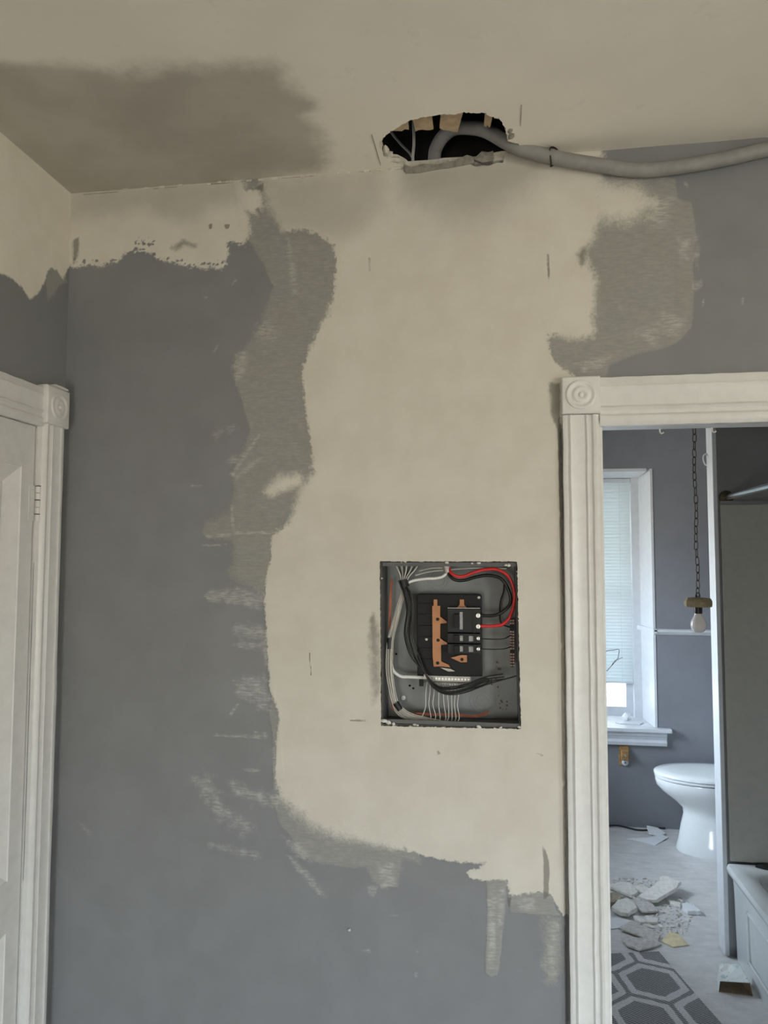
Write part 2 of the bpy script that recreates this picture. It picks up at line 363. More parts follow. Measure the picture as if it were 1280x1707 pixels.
THINP=[
 [(-743,2724,6),(-574,2711,20),(-435,2578,20),(-408,2440,20),(-433,2305,20),(-483,2172,20),(-463,1870,20),(-563,1706,20),(-578,1493,10),(-622,1493,4),(-646,1534,14),(-724,1574,16),(-713,1624,14),(-721,1674,6),(-796,1677,3),(-812,1697,4),(-797,1724,10),(-736,1749,14),(-716,1816,8),(-729,1855,4),(-695,1921,6),(-677,1983,5),(-691,2026,5),(-710,2086,4),(-725,2138,4),(-724,2189,8),(-665,2247,14),(-652,2290,14),(-630,2345,6),(-614,2388,4),(-623,2400,3),(-642,2453,4),(-687,2522,6),(-714,2563,10)],
 [(-622,995,4),(-591,957,5),(-574,906,5),(-537,871,5),(-523,831,5),(-471,816,5),(-390,812,5),(-342,816,6),(-323,779,6),(-294,763,6),(-259,771,5),(-253,806,7),(-244,842,8),(-200,833,6),(-200,893,20),(-423,927,20),(-555,982,20)],
 [(281,2669,8),(418,2633,5),(471,2618,3),(477,2564,3),(511,2549,3),(517,2497,3),(519,2446,3),(510,2386,3),(510,2306,3),(503,2220,3),(469,2182,3),(431,2168,3),(364,2155,3),(326,2141,4),(296,2131,3),(291,2097,5),(211,2081,5),(158,2123,6),(138,2164,6),(136,2245,14),(239,2434,10),(256,2547,10)],
 [(22,778,3),(134,786,3),(141,744,2),(157,727,2),(74,726,2),(30,727,2)],
 [(-29,804,2),(21,808,2),(19,757,2),(11,683,2),(0,582,2),(-5,569,2),(-20,563,2),(-33,574,2),(-33,621,2),(-28,724,2)],
 [(112,720,14),(156,723,10),(155,621,14),(139,562,14),(117,560,14),(115,647,14)],
 [(-600,1267,3),(-578,1219,3),(-577,1155,3),(-565,1029,4),(-597,1028,3),(-598,1139,3),(-611,1202,3)],
]
SPECK=[
 [(-985,2530,1.6),(-984,2525,1.6),(-989,2521,1.6),(-992,2528,1.6)],
 [(-985,2504,1.6),(-985,2500,1.6),(-993,2501,1.6),(-992,2506,1.6)],
 [(-1035,2496,1.6),(-1043,2505,1.6),(-1032,2511,1.6),(-1022,2501,1.6)],
 [(-1020,2503,1.6),(-1024,2507,1.6),(-1020,2508,1.6),(-1017,2506,1.6)],
 [(-1017,2534,1.6),(-1023,2531,1.6),(-1024,2536,1.6),(-1021,2538,1.6)],
 [(-1049,2496,1.6),(-1054,2497,1.6),(-1055,2501,1.6),(-1049,2501,1.6)],
 [(-1007,2543,1.6),(-1006,2540,1.6),(-1009,2539,1.6),(-1011,2542,1.6),(-1009,2543,1.6)],
 [(-1039,2493,1.6),(-1046,2495,1.6),(-1047,2502,1.6),(-1041,2505,1.6),(-1035,2500,1.6)],
 [(-1017,2554,1.6),(-1022,2554,1.6),(-1021,2557,1.6),(-1018,2558,1.6)],
 [(-1005,2508,1.6),(-1008,2500,1.6),(-1019,2504,1.6),(-1015,2511,1.6)],
 [(-976,2563,1.6),(-974,2560,1.6),(-976,2559,1.6),(-980,2560,1.6),(-979,2562,1.6)],
 [(-1004,2500,1.6),(-1012,2505,1.6),(-1006,2512,1.6),(-1000,2511,1.6),(-998,2504,1.6)],
 [(-1012,2500,1.6),(-1017,2507,1.6),(-1010,2512,1.6),(-1002,2508,1.6),(-1002,2501,1.6)],
 [(-1030,2516,1.6),(-1035,2521,1.6),(-1033,2527,1.6),(-1023,2525,1.6),(-1023,2519,1.6)],
 [(-970,2504,1.6),(-967,2505,1.6),(-963,2502,1.6),(-967,2498,1.6),(-970,2500,1.6)],
 [(-1005,2514,1.6),(-1006,2519,1.6),(-1002,2520,1.6),(-999,2517,1.6),(-1001,2513,1.6)],
 [(-1045,2506,1.6),(-1049,2513,1.6),(-1044,2516,1.6),(-1038,2511,1.6)],
 [(-1027,2519,1.6),(-1029,2515,1.6),(-1033,2516,1.6),(-1036,2518,1.6),(-1033,2521,1.6)],
 [(-1007,2552,1.6),(-1005,2555,1.6),(-1002,2553,1.6),(-1004,2551,1.6)],
 [(-1056,2505,1.6),(-1052,2512,1.6),(-1044,2510,1.6),(-1040,2502,1.6),(-1050,2499,1.6)],
 [(-982,2502,1.6),(-974,2508,1.6),(-963,2503,1.6),(-971,2495,1.6)],
 [(-1023,2554,1.6),(-1022,2555,1.6),(-1020,2555,1.6),(-1020,2553,1.6),(-1022,2553,1.6)],
 [(-982,2552,1.6),(-981,2556,1.6),(-977,2555,1.6),(-977,2551,1.6)],
 [(-988,2537,1.6),(-982,2532,1.6),(-987,2526,1.6),(-995,2530,1.6),(-993,2535,1.6)],
 [(-1016,2518,1.6),(-1020,2517,1.6),(-1020,2520,1.6),(-1017,2522,1.6)],
 [(-1036,2538,1.6),(-1027,2541,1.6),(-1025,2534,1.6),(-1032,2533,1.6)],
 [(-1026,2546,1.6),(-1022,2546,1.6),(-1023,2543,1.6),(-1025,2544,1.6)],
 [(-1001,2534,1.6),(-1000,2531,1.6),(-1003,2529,1.6),(-1006,2533,1.6),(-1004,2535,1.6)],
 [(-1009,2550,1.6),(-1008,2546,1.6),(-1013,2543,1.6),(-1014,2549,1.6)],
 [(-1012,2518,1.6),(-1010,2522,1.6),(-1007,2521,1.6),(-1004,2517,1.6),(-1009,2517,1.6)],
 [(-991,2563,1.6),(-987,2561,1.6),(-987,2557,1.6),(-992,2559,1.6)],
 [(-1030,2510,1.6),(-1027,2514,1.6),(-1021,2512,1.6),(-1020,2508,1.6),(-1026,2506,1.6)],
 [(-1031,2539,1.6),(-1034,2542,1.6),(-1031,2545,1.6),(-1027,2543,1.6),(-1028,2539,1.6)],
 [(-992,2537,1.6),(-992,2538,1.6),(-990,2540,1.6),(-990,2537,1.6)],
 [(-1007,2507,1.6),(-1013,2504,1.6),(-1017,2509,1.6),(-1011,2510,1.6)],
 [(-1039,2505,1.6),(-1049,2506,1.6),(-1049,2515,1.6),(-1042,2515,1.6),(-1033,2513,1.6)],
 [(-998,2499,1.6),(-997,2493,1.6),(-1009,2489,1.6),(-1016,2497,1.6),(-1010,2501,1.6)],
 [(-1000,2548,1.6),(-1000,2545,1.6),(-1005,2544,1.6),(-1005,2548,1.6)],
 [(-1011,2563,1.6),(-1010,2564,1.6),(-1009,2562,1.6),(-1011,2562,1.6)],
 [(-974,2527,1.6),(-981,2529,1.6),(-981,2535,1.6),(-974,2535,1.6)],
 [(-970,2540,1.6),(-974,2539,1.6),(-978,2541,1.6),(-976,2544,1.6),(-971,2544,1.6)],
 [(-995,2551,1.6),(-993,2555,1.6),(-987,2553,1.6),(-988,2550,1.6)],
 [(-1051,2501,1.6),(-1050,2504,1.6),(-1046,2502,1.6),(-1043,2499,1.6),(-1049,2499,1.6)],
 [(-1020,2559,1.6),(-1021,2561,1.6),(-1017,2561,1.6),(-1016,2559,1.6)],
 [(-1002,2531,1.6),(-1007,2531,1.6),(-1011,2536,1.6),(-1007,2540,1.6),(-999,2537,1.6)],
 [(-982,2491,1.6),(-987,2495,1.6),(-984,2500,1.6),(-979,2498,1.6)],
 [(-718,2500,1.6),(-723,2507,1.6),(-717,2509,1.6),(-713,2507,1.6),(-713,2503,1.6)],
 [(-733,2520,1.6),(-728,2514,1.6),(-733,2512,1.6),(-740,2516,1.6)],
 [(-694,2487,1.6),(-691,2488,1.6),(-690,2485,1.6),(-694,2484,1.6)],
 [(-708,2507,1.6),(-704,2506,1.6),(-704,2502,1.6),(-710,2503,1.6)],
 [(-705,2514,1.6),(-709,2513,1.6),(-715,2518,1.6),(-707,2520,1.6)],
 [(-712,2508,1.6),(-713,2511,1.6),(-710,2513,1.6),(-707,2510,1.6),(-710,2507,1.6)],
 [(-696,2493,1.6),(-698,2500,1.6),(-694,2503,1.6),(-691,2498,1.6)],
 [(-698,2490,1.6),(-700,2494,1.6),(-694,2496,1.6),(-689,2492,1.6),(-694,2490,1.6)],
 [(-699,2505,1.6),(-695,2505,1.6),(-693,2500,1.6),(-698,2501,1.6)],
 [(-683,2501,1.6),(-681,2496,1.6),(-683,2492,1.6),(-689,2495,1.6),(-688,2500,1.6)],
 [(-721,2515,1.6),(-721,2519,1.6),(-715,2521,1.6),(-714,2515,1.6)],
 [(-669,2481,1.6),(-674,2479,1.6),(-677,2486,1.6),(-672,2487,1.6),(-665,2487,1.6)],
 [(-692,2489,1.6),(-689,2490,1.6),(-686,2488,1.6),(-689,2487,1.6),(-693,2488,1.6)],
 [(-688,2477,1.6),(-689,2474,1.6),(-695,2472,1.6),(-695,2477,1.6),(-693,2478,1.6)],
 [(-718,2519,1.6),(-720,2514,1.6),(-726,2516,1.6),(-723,2520,1.6)],
 [(-742,2519,1.6),(-748,2522,1.6),(-744,2527,1.6),(-740,2524,1.6)],
 [(-727,2525,1.6),(-728,2522,1.6),(-732,2524,1.6),(-730,2526,1.6)],
 [(-712,2500,1.6),(-720,2504,1.6),(-714,2509,1.6),(-706,2507,1.6)],
 [(-743,2528,1.6),(-746,2531,1.6),(-742,2532,1.6),(-740,2531,1.6),(-740,2527,1.6)],
 [(-700,2483,1.6),(-704,2489,1.6),(-700,2491,1.6),(-692,2488,1.6)],
 [(-698,2492,1.6),(-700,2491,1.6),(-702,2493,1.6),(-699,2494,1.6)],
 [(-697,2481,1.6),(-700,2487,1.6),(-699,2492,1.6),(-692,2491,1.6),(-692,2485,1.6)],
 [(-688,2485,1.6),(-684,2488,1.6),(-681,2482,1.6),(-686,2480,1.6)],
 [(-737,2526,1.6),(-736,2528,1.6),(-734,2530,1.6),(-733,2527,1.6),(-734,2525,1.6)],
 [(-710,2509,1.6),(-704,2510,1.6),(-701,2505,1.6),(-706,2502,1.6),(-713,2505,1.6)],
 [(-690,2500,1.6),(-684,2501,1.6),(-679,2496,1.6),(-684,2493,1.6),(-689,2496,1.6)],
 [(-809,2461,1.6),(-809,2467,1.6),(-804,2468,1.6),(-798,2466,1.6),(-802,2461,1.6)],
 [(-889,2484,1.6),(-880,2481,1.6),(-884,2476,1.6),(-891,2477,1.6)],
 [(-849,2467,1.6),(-847,2465,1.6),(-848,2463,1.6),(-853,2463,1.6),(-854,2466,1.6)],
 [(-802,2471,1.6),(-799,2470,1.6),(-802,2468,1.6),(-804,2469,1.6),(-804,2471,1.6)],
 [(-958,2471,1.6),(-961,2469,1.6),(-965,2472,1.6),(-962,2474,1.6),(-959,2473,1.6)],
 [(-846,2476,1.6),(-847,2473,1.6),(-848,2473,1.6),(-849,2475,1.6),(-849,2476,1.6)],
 [(-906,2471,1.6),(-913,2468,1.6),(-917,2472,1.6),(-918,2477,1.6),(-912,2476,1.6)],
 [(-784,2458,1.6),(-786,2460,1.6),(-785,2462,1.6),(-782,2462,1.6),(-780,2459,1.6)],
 [(-753,2473,1.6),(-750,2472,1.6),(-751,2470,1.6),(-755,2470,1.6)],
 [(-819,2469,1.6),(-814,2466,1.6),(-818,2461,1.6),(-821,2465,1.6)],
 [(-781,2472,1.6),(-781,2475,1.6),(-779,2476,1.6),(-776,2474,1.6),(-777,2471,1.6)],
 [(-792,2465,1.6),(-789,2464,1.6),(-789,2460,1.6),(-791,2459,1.6),(-793,2462,1.6)],
 [(-867,2483,1.6),(-865,2480,1.6),(-868,2479,1.6),(-869,2481,1.6)],
 [(-831,2463,1.6),(-831,2468,1.6),(-825,2468,1.6),(-822,2465,1.6),(-826,2461,1.6)],
 [(-940,2487,1.6),(-943,2487,1.6),(-943,2489,1.6),(-941,2490,1.6)],
 [(-829,2458,1.6),(-835,2457,1.6),(-838,2460,1.6),(-834,2461,1.6)],
 [(-923,2486,1.6),(-929,2487,1.6),(-928,2489,1.6),(-925,2492,1.6),(-923,2489,1.6)],
 [(-914,2476,1.6),(-910,2474,1.6),(-911,2472,1.6),(-915,2471,1.6),(-916,2474,1.6)],
 [(-899,2476,1.6),(-905,2479,1.6),(-903,2483,1.6),(-898,2481,1.6)],
 [(-975,2491,1.6),(-969,2489,1.6),(-973,2485,1.6),(-977,2488,1.6)],
 [(-754,2452,1.6),(-757,2455,1.6),(-756,2458,1.6),(-752,2459,1.6),(-752,2455,1.6)],
 [(-949,2473,1.6),(-953,2474,1.6),(-954,2479,1.6),(-948,2481,1.6),(-946,2476,1.6)],
 [(-945,2476,1.6),(-948,2475,1.6),(-949,2477,1.6),(-947,2478,1.6)],
 [(-918,2479,1.6),(-920,2478,1.6),(-922,2480,1.6),(-921,2482,1.6),(-919,2481,1.6)],
 [(-790,2466,1.6),(-787,2465,1.6),(-787,2463,1.6),(-789,2463,1.6),(-790,2464,1.6)],
 [(-776,2467,1.6),(-776,2465,1.6),(-778,2464,1.6),(-781,2466,1.6),(-778,2467,1.6)],
 [(-904,2470,1.6),(-907,2468,1.6),(-908,2473,1.6),(-905,2474,1.6)],
 [(-825,2468,1.6),(-818,2470,1.6),(-814,2466,1.6),(-817,2463,1.6),(-824,2463,1.6)],
 [(-760,2462,1.6),(-767,2463,1.6),(-768,2466,1.6),(-766,2469,1.6),(-761,2467,1.6)],
 [(-878,2467,1.6),(-879,2470,1.6),(-876,2471,1.6),(-874,2469,1.6),(-874,2467,1.6)],
 [(-894,2476,1.6),(-900,2475,1.6),(-903,2479,1.6),(-897,2480,1.6)],
 [(-870,2482,1.6),(-874,2482,1.6),(-875,2485,1.6),(-871,2485,1.6)],
 [(-897,2475,1.6),(-901,2477,1.6),(-897,2480,1.6),(-894,2478,1.6),(-892,2475,1.6)],
 [(-764,2467,1.6),(-768,2470,1.6),(-764,2473,1.6),(-760,2469,1.6)],
 [(-869,2462,1.6),(-866,2466,1.6),(-861,2463,1.6),(-861,2459,1.6),(-866,2457,1.6)],
 [(-850,2481,1.6),(-847,2481,1.6),(-845,2479,1.6),(-848,2477,1.6),(-851,2479,1.6)],
 [(-784,2462,1.6),(-778,2464,1.6),(-775,2458,1.6),(-782,2456,1.6)],
 [(-974,2493,1.6),(-970,2493,1.6),(-970,2491,1.6),(-974,2490,1.6)],
 [(-929,2489,1.6),(-928,2482,1.6),(-934,2482,1.6),(-934,2490,1.6)],
 [(-902,2485,1.6),(-903,2483,1.6),(-907,2482,1.6),(-906,2486,1.6)],
 [(-1071,2473,1.6),(-1069,2474,1.6),(-1067,2472,1.6),(-1069,2471,1.6),(-1072,2471,1.6)],
 [(-1118,2481,1.6),(-1113,2484,1.6),(-1110,2479,1.6),(-1115,2478,1.6)],
 [(-1095,2485,1.6),(-1096,2482,1.6),(-1101,2483,1.6),(-1099,2487,1.6)],
 [(-1086,2492,1.6),(-1089,2488,1.6),(-1094,2489,1.6),(-1092,2493,1.6)],
 [(-1106,2486,1.6),(-1101,2485,1.6),(-1100,2482,1.6),(-1105,2481,1.6),(-1108,2483,1.6)],
 [(-1194,2478,1.6),(-1196,2479,1.6),(-1197,2481,1.6),(-1193,2481,1.6),(-1192,2480,1.6)],
 [(-1099,2490,1.6),(-1099,2487,1.6),(-1103,2489,1.6),(-1102,2491,1.6)],
 [(-1202,2481,1.6),(-1204,2483,1.6),(-1203,2485,1.6),(-1200,2484,1.6),(-1201,2482,1.6)],
 [(-1140,2488,1.6),(-1142,2486,1.6),(-1144,2489,1.6),(-1142,2490,1.6)],
 [(-1216,2491,1.6),(-1213,2494,1.6),(-1211,2495,1.6),(-1210,2491,1.6),(-1212,2489,1.6)],
 [(-1167,2494,1.6),(-1164,2496,1.6),(-1161,2495,1.6),(-1160,2492,1.6),(-1164,2492,1.6)],
 [(-1147,2489,1.6),(-1153,2492,1.6),(-1152,2496,1.6),(-1145,2496,1.6),(-1144,2492,1.6)],
 [(-1187,2486,1.6),(-1193,2488,1.6),(-1190,2493,1.6),(-1182,2489,1.6)],
 [(-1108,2491,1.6),(-1106,2495,1.6),(-1098,2495,1.6),(-1096,2490,1.6),(-1102,2489,1.6)],
 [(-1122,2480,1.6),(-1116,2477,1.6),(-1120,2473,1.6),(-1125,2475,1.6)],
 [(-1191,2492,1.6),(-1195,2498,1.6),(-1188,2500,1.6),(-1186,2495,1.6)],
 [(-1070,2483,1.6),(-1070,2486,1.6),(-1066,2486,1.6),(-1066,2483,1.6)],
 [(-1083,2471,1.6),(-1087,2473,1.6),(-1088,2477,1.6),(-1083,2478,1.6),(-1080,2474,1.6)],
 [(-1155,2483,1.6),(-1151,2480,1.6),(-1155,2476,1.6),(-1160,2481,1.6)],
 [(-1217,2503,1.6),(-1219,2499,1.6),(-1223,2498,1.6),(-1226,2501,1.6),(-1222,2505,1.6)],
 [(-1193,2489,1.6),(-1195,2491,1.6),(-1194,2494,1.6),(-1191,2493,1.6),(-1190,2490,1.6)],
 [(-1187,2499,1.6),(-1183,2500,1.6),(-1182,2497,1.6),(-1185,2496,1.6)],
 [(-1108,2483,1.6),(-1105,2484,1.6),(-1103,2482,1.6),(-1106,2480,1.6)],
 [(-1104,2484,1.6),(-1107,2486,1.6),(-1106,2489,1.6),(-1102,2487,1.6)],
 [(-1189,2481,1.6),(-1192,2484,1.6),(-1190,2486,1.6),(-1186,2486,1.6),(-1186,2483,1.6)],
 [(-1115,2488,1.6),(-1117,2486,1.6),(-1119,2487,1.6),(-1118,2489,1.6)],
]
SCUFF=[
 [(-25,754,5.7),(-6,761,5.7),(-10,608,5.7),(-24,599,5.7)],
 [(3,786,5.7),(15,787,5.7),(8,697,5.7),(-1,689,5.7)],
 [(45,759,5.7),(90,767,5.7),(92,736,5.7),(52,736,5.7)],
 [(-570,880,9.5),(-521,867,9.5),(-487,822,9.5),(-528,828,9.5)],
 [(-310,826,11.4),(-271,828,11.4),(-266,775,9.5),(-300,768,9.5)],
 [(131,706,15.2),(142,707,15.2),(135,590,15.2),(123,582,15.2)],
 [(402,2569,15.2),(462,2565,15.2),(445,2486,15.2),(408,2488,15.2)],
 [(365,2210,19.0),(425,2231,15.2),(409,2177,15.2)],
 [(475,2460,7.6),(501,2450,7.6),(497,2402,7.6),(479,2403,7.6)],
 [(426,2263,11.4),(485,2244,11.4),(469,2198,11.4),(432,2207,11.4)],
 [(-802,1519,5.7),(-781,1534,5.7),(-706,1540,7.6),(-632,1526,19.0),(-629,1501,19.0),(-645,1484,9.5),(-697,1495,5.7),(-784,1503,5.7)],
 [(-717,1433,5.7),(-710,1443,5.7),(-653,1440,15.2),(-624,1437,15.2),(-624,1408,15.2),(-661,1404,11.4),(-709,1410,11.4)],
 [(-716,1384,5.7),(-695,1389,7.6),(-630,1392,9.5),(-627,1376,9.5),(-678,1375,7.6)],
 [(-711,1288,15.2),(-626,1301,15.2),(-617,1250,15.2),(-676,1235,15.2),(-707,1256,7.6),(-702,1267,7.6)],
 [(-659,1241,19.0),(-613,1250,15.2),(-613,1210,11.4),(-650,1217,15.2)],
 [(-768,1142,2.8),(-691,1143,2.8),(-615,1144,3.8),(-615,1135,3.8),(-691,1137,2.8),(-767,1137,2.8)],
 [(-683,1051,2.8),(-656,1055,2.8),(-629,1055,2.8),(-636,1048,2.8),(-659,1045,2.8)],
 [(-726,1195,2.8),(-700,1231,2.8),(-694,1228,2.8),(-716,1192,2.8)],
 [(-668,1165,1.9),(-644,1153,1.9),(-619,1151,2.8),(-620,1146,1.9),(-647,1148,1.9)],
 [(-813,1021,22.8),(-783,1029,22.8),(-760,988,22.8),(-731,942,22.8),(-654,899,22.8),(-667,885,22.8),(-747,922,22.8),(-782,971,22.8)],
 [(-710,1007,22.8),(-638,991,19.0),(-588,981,11.4),(-586,957,11.4),(-638,966,19.0),(-706,991,22.8)],
 [(-775,846,9.5),(-720,844,11.4),(-633,831,11.4),(-636,821,11.4),(-720,835,11.4)],
 [(-339,764,2.8),(-326,770,2.8),(-307,770,1.9),(-313,762,2.8),(-319,740,2.8),(-327,735,2.8),(-335,748,2.8)],
 [(-786,2209,2.8),(-779,2224,2.8),(-772,2228,2.8),(-776,2217,2.8),(-783,2206,2.8)],
 [(-736,2403,2.8),(-722,2416,2.8),(-719,2409,2.8),(-733,2396,2.8)],
 [(-818,2367,1.9),(-807,2368,1.9),(-807,2363,1.9),(-818,2364,1.9)],
 [(-854,1827,1.9),(-811,1829,2.8),(-811,1824,1.9),(-850,1824,1.9)],
 [(-729,1769,2.8),(-722,1769,2.8),(-716,1707,2.8),(-704,1697,2.8),(-580,1695,2.8),(-580,1690,1.9),(-717,1689,3.8),(-725,1700,2.8)],
 [(-805,1686,2.8),(-726,1692,2.8),(-726,1685,2.8),(-796,1679,2.8)],
 [(-813,1660,2.8),(-738,1664,2.8),(-738,1659,2.8),(-811,1655,2.8)],
 [(-734,1858,3.8),(-686,1921,3.8),(-649,1971,3.8),(-645,1966,3.8),(-679,1914,3.8),(-724,1848,3.8)],
 [(-720,1846,3.8),(-677,1882,5.7),(-634,1907,5.7),(-634,1900,5.7),(-672,1872,5.7),(-713,1841,3.8)],
 [(-784,1969,15.2),(-731,1990,15.2),(-719,1984,11.4),(-775,1964,15.2)],
 [(-738,1892,15.2),(-695,1916,15.2),(-703,1888,15.2)],
 [(-731,2173,15.2),(-708,2206,15.2),(-687,2188,15.2),(-693,2145,11.4),(-716,2112,7.6),(-727,2138,7.6)],
 [(-657,2273,22.8),(-622,2280,19.0),(-600,2253,22.8),(-618,2235,22.8),(-647,2246,22.8)],
 [(-576,2527,5.7),(-569,2518,5.7),(-550,2431,7.6),(-546,2362,11.4),(-558,2362,9.5),(-568,2449,7.6)],
 [(506,2341,2.8),(531,2343,3.8),(534,2327,2.8),(516,2312,2.8),(507,2319,2.8)],
 [(531,2294,1.9),(536,2297,1.9),(534,2272,1.9),(529,2272,1.9)],
 [(627,2289,2.3),(632,2289,2.3),(630,2272,2.3),(625,2272,2.3)],
 [(493,2611,2.8),(502,2604,2.8),(507,2591,2.8),(501,2588,2.8),(494,2600,2.8)],
 [(519,2473,5.7),(527,2432,5.7),(523,2369,5.7),(514,2385,5.7)],
 [(-363,603,1.9),(-332,607,2.3),(-325,600,1.9),(-344,600,1.9)],
 [(-281,697,1.9),(-256,700,2.3),(-256,696,1.9),(-281,694,1.9)],
 [(-215,617,1.9),(-203,614,1.9),(-205,607,1.9)],
 [(-217,558,2.3),(-206,562,1.9),(-208,544,2.3)],
 [(-77,696,1.9),(-71,697,1.9),(-72,691,1.9)],
 [(-626,1444,3.8),(-618,1444,3.8),(-616,1331,3.8),(-625,1330,3.8)],
 [(-603,1115,2.8),(-593,1115,2.8),(-585,1028,3.8),(-581,957,3.8),(-589,957,3.8),(-595,1028,2.8)],
 [(-556,834,5.7),(-487,781,7.6),(-454,732,9.5),(-470,739,9.5),(-520,789,7.6)],
 [(-29,591,1.9),(-2,586,1.9),(-2,582,1.9),(-30,587,1.9)],
 [(-1159,887,9.5),(-1122,860,9.5),(-1122,856,9.5),(-1149,874,9.5)],
 [(-73,826,2.8),(-45,830,2.8),(-36,813,3.8),(-67,803,2.8)],
 [(304,2153,5.7),(288,2136,5.7),(273,2123,5.7),(235,2112,7.6),(212,2132,11.4),(250,2143,9.5)],
]
DARKM=[
 [(-809,2579,1.5),(-797,2580,1.5),(-798,2565,1.5),(-805,2565,1.5)],
 [(-762,2576,1.2),(-744,2575,1.2),(-748,2561,1.2),(-757,2562,1.2)],
 [(-501,1369,0.7),(-497,1369,0.7),(-493,1308,0.7),(-497,1308,0.7)],
 [(-389,1195,1),(-345,1197,1),(-345,1192,1),(-387,1191,1)],
 [(140,2434,1.5),(145,2433,1.5),(147,2374,1.5),(142,2358,1.5)],
 [(-342,2453,2),(-337,2452,2),(-337,2415,2),(-340,2415,2)],
 [(-335,1464,8),(-322,1477,8),(-309,1417,12),(-308,1275,14),(-324,1243,16),(-331,1322,14)],
 [(113,897,2),(124,875,2),(129,838,2),(125,772,2),(113,764,2),(114,823,2)],
 [(216,2429,8),(240,2447,8),(239,2402,8),(228,2394,8)],
 [(-919,2519,10),(-885,2535,10),(-872,2530,10),(-904,2511,10)],
 [(-885,2538,8),(-843,2521,8),(-846,2513,8),(-886,2528,8)],
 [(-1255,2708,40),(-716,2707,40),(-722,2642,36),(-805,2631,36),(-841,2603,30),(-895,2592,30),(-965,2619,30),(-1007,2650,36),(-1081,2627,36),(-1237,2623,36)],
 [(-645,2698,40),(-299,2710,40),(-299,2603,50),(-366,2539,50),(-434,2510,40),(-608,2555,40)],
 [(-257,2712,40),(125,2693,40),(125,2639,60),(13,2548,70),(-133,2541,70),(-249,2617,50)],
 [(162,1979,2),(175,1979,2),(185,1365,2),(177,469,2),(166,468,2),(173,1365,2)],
 [(93,1127,2),(116,1124,2),(116,1119,2)],
 [(-157,1128,2),(-145,1116,2),(-153,1113,2)],
 [(22,762,2),(33,763,2),(30,740,2),(24,740,2)],
 [(-673,2674,3),(-645,2690,3),(-644,2663,3)],
 [(-670,2612,4),(-658,2620,4),(-652,2597,4)],
 [(-1229,2560,5),(-1208,2566,5),(-1210,2505,5),(-1225,2487,5)],
 [(142,2083,6),(171,2086,3),(170,1968,3),(161,1968,4),(146,2003,6)],  # shade left of the casing's corner block, painted into the wall colour
]
LCREAM=[
 [(-695,2784,20),(66,2722,20),(29,2500,8),(-10,2469,6),(-30,2431,10),(-57,2444,10),(-89,2440,6),(-105,2428,6),(-114,2390,6),(-147,2344,6),(-178,2320,8),(-209,2338,8),(-254,2347,6),(-289,2343,6),(-428,2315,6),(-659,2146,6)],
]
LTHIN=[
 [(-109,2444,3),(-90,2469,6),(-47,2469,6),(-8,2431,6),(-43,2408,6),(-71,2372,8),(-98,2345,8),(-111,2391,3)],
]
DARK_PATCH=[  # outline of the darker brownish area at the left of the ceiling
 [(-1459,-612,25),(-1066,-556,25),(-899,-527,25),(-820,-491,40),(-735,-491,50),(-614,-479,35),(-475,-467,35),(-462,-403,45),(-439,-345,40),(-414,-300,25),(-459,-270,25),(-440,-211,35),(-437,-128,35),(-467,-11,35),(-729,35,70),(-878,85,60),(-1323,78,30),(-1650,-427,30)],
]
HOLE=[(-291,-57),(-290,-121),(-276,-152),(-255,-171),(-228,-190),(-201,-212),(-177,-218),(-147,-222),(-117,-225),(-91,-221),(-66,-224),(-45,-219),(-19,-217),(-9,-201),(10,-191),(25,-166),(34,-139),(38,-112),(38,-84),(73,-59),(86,-31),(81,-3),(46,4),(-35,-7),(-131,-18),(-229,-24),(-269,-36)]
#cut [(-283, -188, 0), (-308, -20, 0)]


def field(px, pz, polys, clampv=4.0, want_soft=False):
    out = np.full(px.shape, -clampv); soft = np.zeros(px.shape)
    for P in polys:
        A = np.array(P, float); a = A[:, :2]/1000.; f = A[:, 2]/1000.
        m = 4.2*f.max() + .01
        sel = np.where((px > a[:, 0].min()-m) & (px < a[:, 0].max()+m) & (pz > a[:, 1].min()-m) & (pz < a[:, 1].max()+m))[0]
        if not len(sel): continue
        x = px[sel]; z = pz[sel]; best = np.full(x.shape, 1e9); bf = np.ones(x.shape); ins = np.zeros(x.shape, bool)
        n = len(a)
        for i in range(n):
            x0, z0 = a[i]; x1, z1 = a[(i+1) % n]; f0 = f[i]; f1 = f[(i+1) % n]
            dx, dz = x1-x0, z1-z0; L = dx*dx+dz*dz+1e-12
            t = np.clip(((x-x0)*dx+(z-z0)*dz)/L, 0, 1)
            d = (x-x0-t*dx)**2 + (z-z0-t*dz)**2
            b = d < best; best[b] = d[b]; bf[b] = (f0+(f1-f0)*t)[b]
            c = ((z0 > z) != (z1 > z))
            with np.errstate(divide='ignore', invalid='ignore'):
                xi = x0 + (z-z0)/(z1-z0+1e-15)*dx
            ins ^= c & (x < xi)
        s = np.sqrt(best)/bf*np.where(ins, 1, -1)
        s = np.clip(s, -clampv, clampv); b = s > out[sel]; q = soft[sel]; q[b] = np.clip((bf[b]-.008)/.018, 0, 1); soft[sel] = q
        out[sel] = np.maximum(out[sel], s)
    return (out, soft) if want_soft else out
def set_attr(me, name, arr):
    at = me.attributes.new(name, 'FLOAT', 'POINT'); at.data.foreach_set('value', np.asarray(arr, np.float32))
def grid_mesh(name, V, Q):
    me = bpy.data.meshes.new(name)
    me.vertices.add(len(V)); me.vertices.foreach_set('co', np.asarray(V, np.float32).ravel())
    me.loops.add(Q.size); me.loops.foreach_set('vertex_index', Q.ravel().astype(np.int32))
    me.polygons.add(len(Q)); me.polygons.foreach_set('loop_start', np.arange(0, Q.size, 4, dtype=np.int32))
    me.polygons.foreach_set('use_smooth', np.ones(len(Q), bool))
    me.update(calc_edges=True); me.validate(); return me
